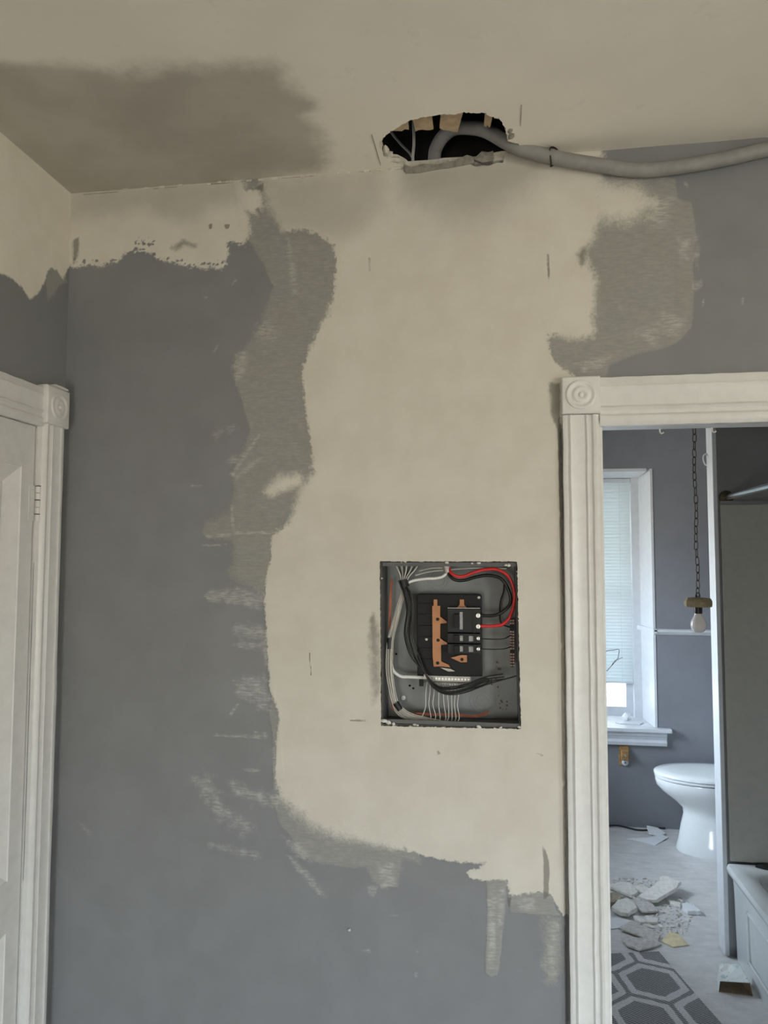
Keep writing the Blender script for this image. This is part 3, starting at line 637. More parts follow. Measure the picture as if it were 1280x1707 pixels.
def axis_points(a, b, step, snaps):
    s = sorted(set([a, b] + [x for x in snaps if a < x < b])); out = []
    for p, q in zip(s[:-1], s[1:]):
        k = max(1, int(round((q-p)/step))); out += list(np.linspace(p, q, k+1)[:-1])
    return out + [b]

# ------------------------------------------------------------------ ROOM SHELL
XL, XR, YR, ZC = -1.237, HW['x'], RW['y'], 2.705
OPX0, OPX1, OPZ = 0.270, 1.05, 1.966
PL, PR, PB, PT = -.3055, .058, 1.1835, 1.6155          # panel cut-out
TW = .125                                              # thickness of the wall with the panel

xs = np.array([XL-.02] + axis_points(XL, .74, .0045, [PL, PR, OPX0, .163, .174]) + [.9, OPX1, 1.4, 1.9, XR])
zs = np.array([0., .2] + axis_points(.38, 2.72, .0045, [PB, PT, OPZ]) )
nx, nz = len(xs), len(zs)
X, Z = np.meshgrid(xs, zs)                              # rows = z
X = X.ravel(); Z = Z.ravel()
ii, jj = np.meshgrid(np.arange(nx-1), np.arange(nz-1)); ii = ii.ravel(); jj = jj.ravel()
cxm = (xs[ii]+xs[ii+1])/2; czm = (zs[jj]+zs[jj+1])/2
keep = ~((cxm > PL) & (cxm < PR) & (czm > PB) & (czm < PT)) & ~((cxm > OPX0) & (cxm < OPX1) & (czm < OPZ))
Q = np.stack([jj*nx+ii, jj*nx+ii+1, (jj+1)*nx+ii+1, (jj+1)*nx+ii], 1)[keep]
fields = dict(thin=field(X, Z, THINP), scuff=field(X, Z, SCUFF))
fields['cream'], fields['cream_soft'] = field(X, Z, CREAMP, 4.0, True); fields['cream'] = np.minimum(fields['cream'], -field(X, Z, SPECK))
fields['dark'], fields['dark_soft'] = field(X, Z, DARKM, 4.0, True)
# the cut-out is slightly out of square; plaster is uneven; a bare channel runs beside the door casing
rs = np.random.RandomState(4)
u = np.clip((X-PL)/(PR-PL), 0, 1); w = np.clip((Z-PB)/(PT-PB), 0, 1)
dout = np.hypot(np.maximum(np.maximum(PL-X, X-PR), 0), np.maximum(np.maximum(PB-Z, Z-PT), 0))
fall = np.exp(-(dout/.05)**2)
dxo = (1-u)*w*-.0025 + u*w*-.003 + (1-u)*(1-w)*.0025 + u*(1-w)*.003
dzo = u*w*.0005 + (1-u)*(1-w)*-.0025 + u*(1-w)*.0025
on_edge = (dout < 1e-6)
X2 = X + dxo*fall + np.where(on_edge, rs.normal(0, .0007, X.shape), 0); Z2 = Z + dzo*fall + np.where(on_edge, rs.normal(0, .0007, X.shape), 0)
sm = lambda a: np.clip((a+1)/2, 0, 1)
Y2 = -.0012*sm(fields['cream']) - .0006*sm(fields['thin'])
Y2 += .0012*np.sin(X*7+Z*3)*np.sin(Z*5-X*2) + .0006*np.sin(X*23+1)*np.sin(Z*19)
edgew = .1665 + .0012*np.sin(Z*37) + .001*np.sin(Z*91)
Y2 += np.where((X > edgew) & (X < .2) & (Z < 1.99) & (Z > .3), .012, 0)
Z2 = np.where((X > -.243) & (X < .03), np.minimum(Z2, 2.694 + .003*np.sin(X*60) + .002*np.sin(X*170)), Z2)
V = np.stack([X2, Y2, Z2], 1)
me = grid_mesh('wall_back', V, Q)
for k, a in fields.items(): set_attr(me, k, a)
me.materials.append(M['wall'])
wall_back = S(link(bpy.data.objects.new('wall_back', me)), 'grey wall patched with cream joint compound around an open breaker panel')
# cut edge of the plaster around the panel, and the dark shade sheet behind
ix0, ix1 = int(np.argmin(abs(xs-PL))), int(np.argmin(abs(xs-PR))); jz0, jz1 = int(np.argmin(abs(zs-PB))), int(np.argmin(abs(zs-PT)))
loop = [jz0*nx+i for i in range(ix0, ix1)] + [j*nx+ix1 for j in range(jz0, jz1)] + [jz1*nx+i for i in range(ix1, ix0, -1)] + [j*nx+ix0 for j in range(jz1, jz0, -1)]
front = [Vector(V[k]) for k in loop]; back = [p + Vector((0, .013, 0)) for p in front]
mb = MB().rings([front, back], False, False); mb.build('cut_edge', M['plaster'], wall_back)
mb = MB()                                             # bathroom face of the same wall, with the doorway
mb.box((XL, TW-.012, 0), (OPX0, TW, 3.1)); mb.box((OPX1, TW-.012, 0), (XR, TW, 3.1)); mb.box((OPX0, TW-.012, OPZ+.03), (OPX1, TW, 3.1))
mb.build('rear_plaster', M['bath_grey'], wall_back)
mb = MB()
for x in (-.9, -.39, .135, 1.13, 1.6, 2.1): mb.box((x-.019, .015, .04), (x+.019, .112, 2.62))
mb.box((OPX0-.0, .015, OPZ+.035), (OPX1, .112, OPZ+.12))
mb.build('stud', M['wood_dark'], wall_back)
MB().box((-.9, .106, 2.2), (.9, .1125, 2.945)).build('cavity_shade', M['cavity'], wall_back)  # dark sheet added so the inside of the hole stays black
mb = MB()                                             # crumbs of plaster left along the cut edge
rr = random.Random(2)
for (x, z, s) in ((-.128, 1.612, .006), (-.062, 1.611, .004), (-.045, 1.612, .006), (.026, 1.607, .005), (.033, 1.606, .006), (-.295, 1.194, .009), (-.283, 1.190, .008), (-.270, 1.187, .006), (-.214, 1.187, .005), (-.207, 1.186, .005), (-.048, 1.188, .006), (-.044, 1.186, .005), (.01, 1.188, .005), (-.303, 1.57, .004), (.056, 1.59, .004), (.058, 1.19, .006), (-.25, 1.613, .003), (-.238, 1.613, .003)):
    n = 6; ring = []
    for k, h in ((0, .4), (1, 1.), (2, .5)):
        ring.append([(x + s*h*math.cos(2*math.pi*i/n+k*.4)*rr.uniform(.7, 1.2), -.002+k*.004, z + s*h*.7*math.sin(2*math.pi*i/n+k*.4)*rr.uniform(.7, 1.2)) for i in range(n)])
    mb.rings(ring)
o = mb.build('plaster_crumbs', M['chunk'], wall_back, smooth=40); o['kind'] = 'stuff'

# left wall with its ragged paint line (door opening cut out)
DY0, DY1, DZ = -.93, -.1245, 1.987
ys = np.array([YR, -3., -2., -1.5] + axis_points(-1.05, 0., .006, [DY0, DY1])); z3 = np.array([0., .5, 1., 1.5] + axis_points(DZ, 2.73, .006, []))
Yg, Zg = np.meshgrid(ys, z3); Yg = Yg.ravel(); Zg = Zg.ravel(); ny = len(ys)
ii, jj = np.meshgrid(np.arange(ny-1), np.arange(len(z3)-1)); ii = ii.ravel(); jj = jj.ravel()
ym = (ys[ii]+ys[ii+1])/2; zm = (z3[jj]+z3[jj+1])/2
kp = ~((ym > DY0) & (ym < DY1) & (zm < DZ))
Q = np.stack([jj*ny+ii, jj*ny+ii+1, (jj+1)*ny+ii+1, (jj+1)*ny+ii], 1)[kp]
V = np.stack([np.full_like(Yg, XL)+.0015*np.sin(Yg*6)*np.sin(Zg*4), Yg, Zg], 1)
me = grid_mesh('wall_left', V, Q); set_attr(me, 'cream', field(Yg, Zg, LCREAM)); set_attr(me, 'thin', field(Yg, Zg, LTHIN))
me.materials.append(M['left'])
wall_left = S(link(bpy.data.objects.new('wall_left', me)), 'left wall, cream above a ragged line and grey below, over the white door')
MB().box((XL-.12, YR, 0), (XL-.1, 0, 3.1)).build('rear_plaster', M['grey'], wall_left)

# ceiling with darker patch and torn hole
H = [(x/1000., (.014 if -.245 < x/1000. < .035 and y > -30 else y/1000.)) for x, y in HOLE]
rr = random.Random(7); HR = []
for i in range(len(H)):
    a = H[i]; b = H[(i+1) % len(H)]; k = 4
    for q in range(k):
        t = q/k; HR.append((a[0]+(b[0]-a[0])*t+rr.uniform(-.003, .003), a[1]+(b[1]-a[1])*t+rr.uniform(-.003, .003)))
gx = [XL-.03, XL, XL+.01] + list(np.arange(-1.22, .85, .02)) + [1.2, 1.8, XR]; gy = [YR, -3., -2., -1.3, -.95] + list(np.arange(-.75, -.02, .02)) + [.0, .03]
def inpoly(x, y, P):
    c = False
    for i in range(len(P)):
        x0, y0 = P[i]; x1, y1 = P[(i+1) % len(P)]
        if (y0 > y) != (y1 > y) and x < (x1-x0)*(y-y0)/(y1-y0)+x0: c = not c
    return c
def near(x, y, P, d): return any((x-a)**2+(y-b)**2 < d*d for a, b in P)
vp = [Vector(p) for p in HR]; ne = len(vp)
for x in gx:
    for y in gy:
        if not inpoly(x, y, HR) and not (abs(x) < .5 and y > -.4 and near(x, y, HR, .006)): vp.append(Vector((x, y)))
dv, de, df, *_ = delaunay_2d_cdt(vp, [(i, (i+1) % ne) for i in range(ne)], [], 0, 1e-6)
df = [f for f in df if not inpoly(sum(dv[i].x for i in f)/len(f), sum(dv[i].y for i in f)/len(f), HR)]
slope = lambda x: ZC + .004*(x+.3)
cv = [(p.x, p.y, slope(p.x) + .002*math.sin(p.x*5)*math.sin(p.y*4)) for p in dv]
me = bpy.data.meshes.new('ceiling'); me.from_pydata(cv, [], [tuple(f)[::-1] for f in df]); me.update()
me.polygons.foreach_set('use_smooth', [True]*len(me.polygons))
set_attr(me, 'dark_patch', field(np.array([p.x for p in dv]), np.array([p.y for p in dv]), DARK_PATCH)); me.materials.append(M['ceiling'])
ceiling = S(link(bpy.data.objects.new('ceiling', me)), 'cream ceiling with a darker brownish patch at left and a torn hole')
low = [Vector((x, y, slope(x))) for x, y in HR]
mid = [p + Vector((rr.uniform(-.004, .004), rr.uniform(-.004, .004), .011)) for p in low]
top = [p + Vector((rr.uniform(-.004, .004), rr.uniform(-.004, .004), .022)) for p in low]
MB().rings([low, mid, top], False, False).build('torn_edge', M['plaster'], ceiling)
LATHS = [[(-262,-139),(-214,-134),(-200,-420),(-262,-420)], [(-198,-124),(-151,-127),(-150,-430),(-206,-420)], [(-135,-129),(-90,-106),(-20,-430),(-95,-430)], [(-22,-120),(-6,-117),(36,-420),(-2,-420)]]
for k, P in enumerate(LATHS):
    P = [(x/1000., y/1000.) for x, y in P]
    e = [P[0]] + [(P[0][0]+(P[1][0]-P[0][0])*t, P[0][1]+(P[1][1]-P[0][1])*t+rr.uniform(-.006, .006)) for t in (.2, .4, .6, .8)] + [P[1]]
    mb = MB().prism(e + [P[2], P[3]], ZC+.024, ZC+.033); mb.build('lath', M['lath'], ceiling)
mb = MB().box((-.43, -1.2, 2.76), (-.385, -.005, 2.93)).box((.085, -1.2, 2.76), (.13, -.005, 2.93)); mb.build('joist', M['cavity'], ceiling)
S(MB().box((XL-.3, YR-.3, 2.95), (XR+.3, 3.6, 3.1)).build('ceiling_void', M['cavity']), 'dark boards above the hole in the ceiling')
# lumps hanging from the torn rim
def lump(cx_, cy_, cz_, sx, sy, sz, seed, n=9):
    r_ = random.Random(seed); rs_ = []
    for k, (h, s) in enumerate(((-1, .35), (-.5, .9), (.1, 1.), (.7, .75), (1, .3))):
        rs_.append([(cx_+sx*s*math.cos(2*math.pi*i/n)*r_.uniform(.7, 1.25), cy_+sy*s*math.sin(2*math.pi*i/n)*r_.uniform(.7, 1.25), cz_+h*sz*r_.uniform(.8, 1.2)) for i in range(n)])
    return rs_
for a in ((.047, -.105, 2.710, .011, .016, .009, 1), (.044, -.13, 2.710, .007, .012, .008, 2), (-.283, -.075, 2.713, .008, .022, .009, 4), (-.264, -.032, 2.710, .022, .009, .006, 5), (.014, -.188, 2.711, .010, .006, .005, 8)):
    MB().rings(lump(*a)).build('plaster_lump', M['plaster'] if a[-1] in (4, 5, 8) else M['board_dark'], ceiling, smooth=30)
# torn paper and plaster hanging at the bottom rim of the hole
MB().prism([(-.247, 2.712), (-.222, 2.700), (-.19, 2.707), (-.15, 2.702), (-.105, 2.708), (-.07, 2.722), (-.052, 2.715), (-.05, 2.699), (-.10, 2.692), (-.16, 2.688), (-.20, 2.683), (-.237, 2.684)], -.006, .010, 'y').build('torn_plaster_paper', M['board_dark'], ceiling)
MB().prism([(-.052, 2.712), (-.03, 2.732), (-.012, 2.728), (.001, 2.731), (.003, 2.712), (.0, 2.702), (-.03, 2.701)], .000, .010, 'y').build('torn_plaster_paper', M['board_dark'], ceiling)
# knife lines scored in the ceiling beside the hole
MB().box((-.3065, -.165, ZC-.001), (-.305, -.02, ZC+.004)).build('scored_line', M['score'], ceiling)
MB().box((.068, -.235, ZC-.0005), (.0695, -.15, ZC+.004)).build('scored_line', M['score'], ceiling)
# crack and flakes along the joint of wall and ceiling
mb = MB(); r_ = random.Random(12)
for k in range(30):
    x = r_.uniform(-1.1, -.25) if k < 12 else r_.uniform(-.75, -.25); l = r_.uniform(.004, .022)
    mb.box((x, -.003-.002*r_.random(), ZC-.008+r_.uniform(-.003, .003)), (x+l, -.0005, ZC-.0045+r_.uniform(0, .004)))
o = mb.build('joint_flakes', M['plaster'], wall_back); o['kind'] = 'stuff'
mb = MB(); x = -1.20; ZS = lambda x: (x+.3)
while x < .0:
    l = r_.uniform(.02, .12); mb.box((x, -.0025, 2.6985+.004*ZS(x)), (x+l, -.0005, 2.6998+.004*ZS(x))); x += l + r_.uniform(.02, .12)
o = mb.build('joint_crack', M['score'], wall_back); o['kind'] = 'stuff'

# other hall surfaces, behind and beside the camera
mb = MB().box((XR, YR, 0), (XR+.12, HW['y0'], 3.1)).box((XR, HW['y1'], 0), (XR+.12, TW, 3.1)).box((XR, HW['y0'], 0), (XR+.12, HW['y1'], HW['z0'])).box((XR, HW['y0'], HW['z1']), (XR+.12, HW['y1'], 3.1))
S(mb.build('wall_right', M['pale']))
mb = MB().box((XL-.1, YR-.12, 0), (FILL_WIN['x0'], YR, 3.1)).box((FILL_WIN['x1'], YR-.12, 0), (RW['x0'], YR, 3.1)).box((FILL_WIN['x0'], YR-.12, 0), (FILL_WIN['x1'], YR, FILL_WIN['z0'])).box((FILL_WIN['x0'], YR-.12, FILL_WIN['z1']), (FILL_WIN['x1'], YR, 3.1)).box((RW['x1'], YR-.12, 0), (XR+.1, YR, 3.1)).box((RW['x0'], YR-.12, 0), (RW['x1'], YR, RW['z0'])).box((RW['x0'], YR-.12, RW['z1']), (RW['x1'], YR, 3.1))
S(mb.build('wall_front', M['pale']))
S(MB().box((XL-.12, YR-.12, -.1), (XR+.1, .06, 0)).build('floor', M['floor_hall']))
fr = lambda a0, a1, z0, z1: [((a0, z0), (a0+.05, z1)), ((a1-.05, z0), (a1, z1)), ((a0+.05, z0), (a1-.05, z0+.05)), ((a0+.05, z1-.05), (a1-.05, z1))]
mb = MB()
for (p, q) in fr(HW['y0'], HW['y1'], HW['z0'], HW['z1']) + [((HW['y0']+.05, 1.03), (HW['y1']-.05, 1.07))]: mb.box((XR+.05, p[0], p[1]), (XR+.1, q[0], q[1]))
w2 = S(mb.build('window_2', M['trim'])); MB().box((XR+.074, HW['y0'], HW['z0']), (XR+.078, HW['y1'], HW['z1'])).build('pane', M['glass'], w2)
mb = MB()
for (p, q) in fr(RW['x0'], RW['x1'], RW['z0'], RW['z1']): mb.box((p[0], YR-.1, p[1]), (q[0], YR-.05, q[1]))
w4 = S(mb.build('window_4', M['trim'])); MB().box((RW['x0'], YR-.078, RW['z0']), (RW['x1'], YR-.074, RW['z1'])).build('pane', M['glass'], w4)

mb = MB()
for (p, q) in fr(FILL_WIN['x0'], FILL_WIN['x1'], FILL_WIN['z0'], FILL_WIN['z1']): mb.box((p[0], YR-.1, p[1]), (q[0], YR-.05, q[1]))
w5 = S(mb.build('fill_window', M['trim'])); MB().box((FILL_WIN['x0'], YR-.078, FILL_WIN['z0']), (FILL_WIN['x1'], YR-.074, FILL_WIN['z1'])).build('pane', M['glass'], w5)  # added window out of view, a fill for the lower left

# ------------------------------------------------------------------ door casings
PROF = [(0, 0), (0, .016), (.004, .018), (.012, .0175), (.018, .0215), (.024, .0175), (.054, .0175), (.058, .0215), (.0635, .0145), (.070, .0145), (.0745, .0205), (.081, .0215), (.087, .018), (.092, .012), (.092, 0)]
def casing(start, end, across, out, width):
    s, e, a, o = Vector(start), Vector(end), Vector(across), Vector(out)
    k = width/.092; rs_ = []
    n = 24
    for i in range(n+1):
        c = s + (e-s)*i/n; jit = .0006*math.sin(i*2.7+width*90)
        rs_.append([c + a*(u_*k+jit) + o*h for u_, h in PROF])
    return MB().rings(rs_, True, True, True)
def corner_block(parent, c, a, o, size, thick):
    # c = centre on the wall plane; a = across, o = out of the wall
    c, a, o = Vector(c), Vector(a), Vector(o); z = Vector((0, 0, 1)); h = size/2
    mb = MB(); rs_ = []
    for (s, d) in ((h, 0), (h, thick-.004), (h-.003, thick-.001), (h-.007, thick)):
        rs_.append([c + a*s*x + z*s*y + o*d for x, y in ((-1, -1), (0, -1), (1, -1), (1, 0), (1, 1), (0, 1), (-1, 1), (-1, 0))])
    b = fixnormals(mb.rings(rs_).build('corner_block', M['trim'], parent, smooth=25))
    mb = MB(); n = 32; rs_ = []
    for (r, d) in ((.0385, 0), (.0375, .004), (.034, .0055), (.030, .0035), (.027, .0016), (.0225, .0016), (.020, .0045), (.015, .0055), (.0105, .004), (.0075, .002), (.0065, .004), (.0035, .0065), (.0004, .007)):
        rs_.append([c + a*r*math.cos(2*math.pi*i/n) + z*r*math.sin(2*math.pi*i/n) + o*(thick-.0005+d) for i in range(n)])
    fixnormals(mb.rings(rs_).build('rosette', M['trim'], b, smooth=50))
    return b
t2 = S(empty('trim_2', (.22, 0, 0)), 'white fluted casing with corner rosette around the bathroom doorway')
t2.location = (0, 0, 0)
O = (0, -1, 0)
fixnormals(casing((.175, .0, 0), (.175, 0, 1.996), (1, 0, 0), O, .094).build('casing_leg', M['trim'], t2, smooth=35))
fixnormals(casing((1.145, 0, 0), (1.145, 0, 1.996), (-1, 0, 0), O, .094).build('casing_leg', M['trim'], t2, smooth=35))
fixnormals(casing((.268, 0, 2.092), (1.052, 0, 2.094), (0, 0, -1), O, .126).build('head_casing', M['trim'], t2, smooth=35))
corner_block(t2, (.2205, 0, 2.046), (1, 0, 0), O, .097, .029)
corner_block(t2, (1.0995, 0, 2.046), (1, 0, 0), O, .097, .029)
MB().box((OPX0, .0, 0), (OPX0+.006, .120, OPZ)).box((OPX1-.006, 0, 0), (OPX1, .12, OPZ)).build('jamb', M['trim'], t2)
MB().box((OPX0, .0, OPZ), (OPX1, .056, OPZ+.014)).build('head_jamb', M['bath_trim'], t2)
for x, z in ((.4296, OPZ), (.560, OPZ)):
    o = MB().tube([(x, .05, z), (x, .05, z-.008), (x+.004, .048, z-.013), (x+.009, .046, z-.010)], .0022, 6, 4).build('hook_screw', M['trim'], t2, smooth=60)

t1 = S(empty('trim_1'), 'white fluted casing with corner rosette around the closed left door')
A, O = (0, -1, 0), (1, 0, 0)
fixnormals(casing((XL, -.026, 0), (XL, -.026, 1.993), A, O, .096).build('casing_leg', M['trim'], t1, smooth=35))
fixnormals(casing((XL, DY0-.094, 0), (XL, DY0-.094, 1.993), (0, 1, 0), O, .096).build('casing_leg', M['trim'], t1, smooth=35))
fixnormals(casing((XL, -.12, 2.088), (XL, DY0, 2.088), (0, 0, -1), O, .106).build('head_casing', M['trim'], t1, smooth=35))
corner_block(t1, (XL, -.078, 2.044), (0, 1, 0), O, .106, .032)
corner_block(t1, (XL, DY0-.046, 2.044), (0, 1, 0), O, .106, .032)
MB().prism([(-.11, 2.0975), (-.04, 2.0975), (-.045, 2.1015), (-.075, 2.103), (-.105, 2.1025)], XL+.002, XL+.036, 'x').build('paint_flake', M['trim'], t1)
MB().box((XL-.10, DY1-.0005, 0), (XL, DY1+.004, DZ)).box((XL-.10, DY0-.004, 0), (XL, DY0, DZ)).box((XL-.1, DY0, DZ), (XL, DY1, DZ+.004)).build('jamb', M['trim'], t1)

# left door: stiles, rails and sunk panels with wide sloping edges
d1 = S(empty('door_1', (XL, 0, 0)), 'white panelled wooden door, closed, hinged beside the corner'); d1.location = (0, 0, 0)
FX = XL-.003                                          # face of the door
a0, a1 = DY0+.004, DY1-.0065
cols = [(-.487, -.183), (-.869, -.565)]; rows = [(.17, .667), (.795, 1.865)]
for (lo, hi) in ((a0, -.869), (-.565, -.487), (-.183, a1)): MB().box((FX-.035, lo, .008), (FX, hi, DZ-.006)).build('stile', M['trim'], d1)
for (lo, hi) in cols:
    for (zl, zh) in ((.008, .17), (.667, .795), (1.865, DZ-.006)): MB().box((FX-.035, lo, zl), (FX, hi, zh)).build('rail', M['trim'], d1)
    for (zl, zh) in rows:
        b, d = .044, .024; rs_ = []
        for (s, dep) in ((0, .0), (.002, .003), (b, d), (b+.004, d), (b+.006, d-.002)):
            rs_.append([(FX-dep, y, z) for y, z in ((lo+s, zl+s), (hi-s, zl+s), (hi-s, zh-s), (lo+s, zh-s))])
        fixnormals(MB().rings(rs_, False, True).build('panel', M['trim'], d1))
hg = MB().box((FX-.001, -.150, 1.722), (FX+.0015, -.1265, 1.818)).build('hinge', M['trim'], d1)
for k in range(5):
    z0 = 1.722 + k*.0192
    MB().lathe([(.0005, z0+.0004), (.0068, z0+.0004), (.0072, z0+.002), (.0072, z0+.0164), (.0068, z0+.018), (.0005, z0+.018)], (XL+.006, -.1225, 0), 'z', 12).build('knuckle', M['trim'], hg, smooth=40)
    if k in (0, 2, 4):
        MB().box((XL+.002, -.131, z0+.0178), (XL+.0128, -.117, z0+.0196)).build('worn_gap', M['cavity'], hg)
MB().lathe([(.001, 0), (.012, 0), (.012, .02), (.024, .03), (.027, .045), (.02, .058), (.001, .06)], (FX, -.895, .92), 'x', 20).build('door_knob', M['block'], d1, smooth=50)

# ------------------------------------------------------------------ BATHROOM SHELL
BXL, BXR, BY, BZ = -.55, 1.6, 2.82, 2.62
S(MB().box((BXL-.1, .06, -.1), (BXR+.1, 3.3, 0)).build('floor.001', M['floor_bath']), 'grey streaked vinyl floor of the bathroom, littered with plaster')
S(MB().box((BXL-.1, TW, BZ), (BXR+.1, 3.3, BZ+.1)).build('ceiling.001', M['trim']))
mb = MB().box((BXL-.1, TW, 0), (BXL, SW['y0'], 2.95)).box((BXL-.1, SW['y1'], 0), (BXL, 3.3, 2.95)).box((BXL-.1, SW['y0'], 0), (BXL, SW['y1'], SW['z0'])).box((BXL-.1, SW['y0'], SW['z1']), (BXL, SW['y1'], 2.95))
S(mb.build('wall_bathroom_left', M['bath_grey']))
mb = MB()
for (p, q) in fr(SW['y0'], SW['y1'], SW['z0'], SW['z1']): mb.box((BXL-.08, p[0], p[1]), (BXL-.03, q[0], q[1]))
w3 = S(mb.build('window_3', M['bath_trim'])); MB().box((BXL-.057, SW['y0'], SW['z0']), (BXL-.053, SW['y1'], SW['z1'])).build('pane', M['glass'], w3)
S(MB().box((BXR, TW, 0), (BXR+.1, 3.3, 2.95)).build('wall_bathroom_right', M['bath_grey']))
mb = MB().box((BXL, BY, 0), (BW['x0'], BY+.38, BZ)).box((BW['x1']+.012, BY, 0), (BXR, BY+.38, BZ)).box((BW['x0'], BY, 0), (BW['x1']+.012, BY+.38, BW['z0']-.03)).box((BW['x0'], BY, BW['z1']+.012), (BW['x1']+.012, BY+.38, BZ))
S(mb.build('wall_bathroom_back', M['bath_grey']), 'blue-grey bathroom wall around the deep window')
# window: lining, frame, sashes, glass, stool and apron
w1 = S(empty('window_1'), 'deep white window behind a closed blind over the toilet')
MB().prism([(.956, BY-.003), (.970, BY-.003), (.970, 3.2), (.932, 3.2), (.932, 3.10)], .575, 2.192).build('reveal_lining', M['bath_trim'], w1)
MB().box((BW['x0']-.0, BY-.003, .575), (BW['x0']+.02, 3.2, 2.19)).build('reveal_lining', M['bath_trim'], w1)
MB().prism([(BY-.003, 2.176), (BY-.003, 2.195), (3.2, 2.195), (3.2, 2.164), (3.1, 2.164)], BW['x0']+.02, .935, 'x').build('reveal_lining', M['bath_trim'], w1)
MB().box((.885, 3.085, .60), (.934, 3.20, 2.17)).box((BW['x0']+.02, 3.085, .60), (BW['x0']+.06, 3.2, 2.17)).build('window_frame', M['bath_trim'], w1)
sx0, sx1 = BW['x0']+.06, .886
mb = MB().box((sx1-.045, 3.135, .602), (sx1, 3.165, 1.42)).box((sx0, 3.135, .602), (sx0+.045, 3.165, 1.42)).box((sx0+.045, 3.135, .602), (sx1-.045, 3.165, .66)).box((sx0+.045, 3.135, 1.385), (sx1-.045, 3.165, 1.42))
s_ = mb.build('lower_sash', M['bath_trim'], w1); MB().box((sx0+.04, 3.148, .655), (sx1-.04, 3.152, 1.39)).build('pane', M['glass'], s_)
mb = MB().box((sx1-.045, 3.167, 1.385), (sx1, 3.195, 2.165)).box((sx0, 3.167, 1.385), (sx0+.045, 3.195, 2.165)).box((sx0+.045, 3.167, 2.11), (sx1-.045, 3.195, 2.165)).box((sx0+.045, 3.167, 1.385), (sx1-.045, 3.195, 1.42))
s_ = mb.build('upper_sash', M['bath_trim'], w1); MB().box((sx0+.04, 3.179, 1.41), (sx1-.04, 3.183, 2.12)).build('pane', M['glass'], s_)
MB().box((BW['x0']-.07, 2.765, .578), (1.045, BY-.003, .602)).box((BW['x0']+.0, BY-.003, .578), (.956, 3.2, .602)).build('sill', M['bath_trim'], w1, bevel=.004)
MB().prism([(2.784, .578), (2.784, .556), (2.79, .548), (2.796, .53), (2.79, .515), (2.795, .495), (2.82, .492), (2.82, .578)], BW['x0']-.03, 1.018, 'x').build('sill_apron', M['bath_trim'], w1)
# chair rail, with its return into the reveal
t3 = S(MB().prism([(BY-.028, 1.194), (BY-.028, 1.184), (BY-.012, 1.166), (BY, 1.162), (BY, 1.200), (BY-.02, 1.200)], .958, BXR, 'x').build('trim_3', M['bath_trim']), 'white chair rail on the blue-grey bathroom wall')
MB().prism([(.952, BY-.028), (.975, BY-.028), (.962, BY), (.936, 3.085), (.908, 3.085)], 1.172, 1.200).build('rail_return', M['bath_trim'], t3)
# wing wall between toilet and bath
wing = S(MB().box((.933, 1.352, 0), (BXR, 1.426, BZ)).build('wall_partition', M['grey']), 'narrow partition wall between the toilet and the bathtub')
S(MB().box((.917, 1.342, .006), (.935, 1.430, BZ)).build('trim_4', M['bath_trim'], bevel=.003), 'scuffed pale board capping the end of the partition')
sp = S(MB().box((.944, 1.338, .385), (BXR-.012, 1.352, 1.858)).build('wall_surround', M['surround'], bevel=.003), 'plain pale panel lining the bathtub alcove')
MB().box((BXR-.012, .13, .385), (BXR, 1.352, 1.858)).build('side_panel', M['surround'], sp)
MB().box((.944, 1.330, 1.858), (BXR-.012, 1.352, 1.872)).build('top_edge', M['grey'], sp)
MB().tube([(.917, 1.41, 2.075), (.911, 1.41, 2.085), (.901, 1.41, 2.078), (.899, 1.41, 2.06), (.905, 1.41, 2.04), (.912, 1.41, 2.034)], .003, 6, 4).build('robe_hook', M['bath_trim'], bpy.data.objects['trim_4'], smooth=60)

# ------------------------------------------------------------------ BREAKER PANEL
pn = empty('breaker_panel', (-.124, .05, 1.19))
tag(pn, 'open recessed electrical breaker panel full of loose wires, cover removed', 'breaker panel')
bpy.context.view_layer.update()
class PB_(MB):
    def build(s, name, mat, parent=None, **k):
        p = parent or pn; off = Vector((-.124, .05, 1.19))
        s.v = [tuple(Vector(v)-off) for v in s.v]
        return MB.build(s, name, mat, p, **k)
DB = .098
def warp(x, z):     # the box is slightly out of square, like its cut-out
    u_ = (x-PL)/(PR-PL); w_ = (z-PB)/(PT-PB)
    return (x + (1-u_)*w_*-.0025 + u_*w_*-.003 + (1-u_)*(1-w_)*.0025 + u_*(1-w_)*.003, z + u_*w_*.0005 + (1-u_)*(1-w_)*-.0025 + u_*(1-w_)*.0025)
def rect(x0, z0, x1, z1, y): return [(*((lambda q: (q[0], y, q[1]))(warp(x, z))),) for x, z in ((x0, z0), (x1, z0), (x1, z1), (x0, z1))]
i_ = .0022
mb = PB_(); mb.rings([rect(PL+i_, PB+i_, PR-i_, PT-i_, .004), rect(PL+i_, PB+i_, PR-i_, PT-i_, DB+.0015), ], False, True)
PB_().rings([rect(PL+.006, PB+.006, PR-.006, PT-.006, DB-.0006), rect(PL+.006, PB+.006, PR-.006, PT-.006, DB+.0004)]).build('back_plate', M['steel'])
mb.rings([rect(PL+i_, PB+i_, PR-i_, PT-i_, .004), rect(PL+i_+.0016, PB+i_+.0016, PR-i_-.0016, PT-i_-.0016, .004), rect(PL+i_+.0016, PB+i_+.0016, PR-i_-.0016, PT-i_-.0016, DB)], False, True)
mb.build('enclosure', M['steel_dark'])
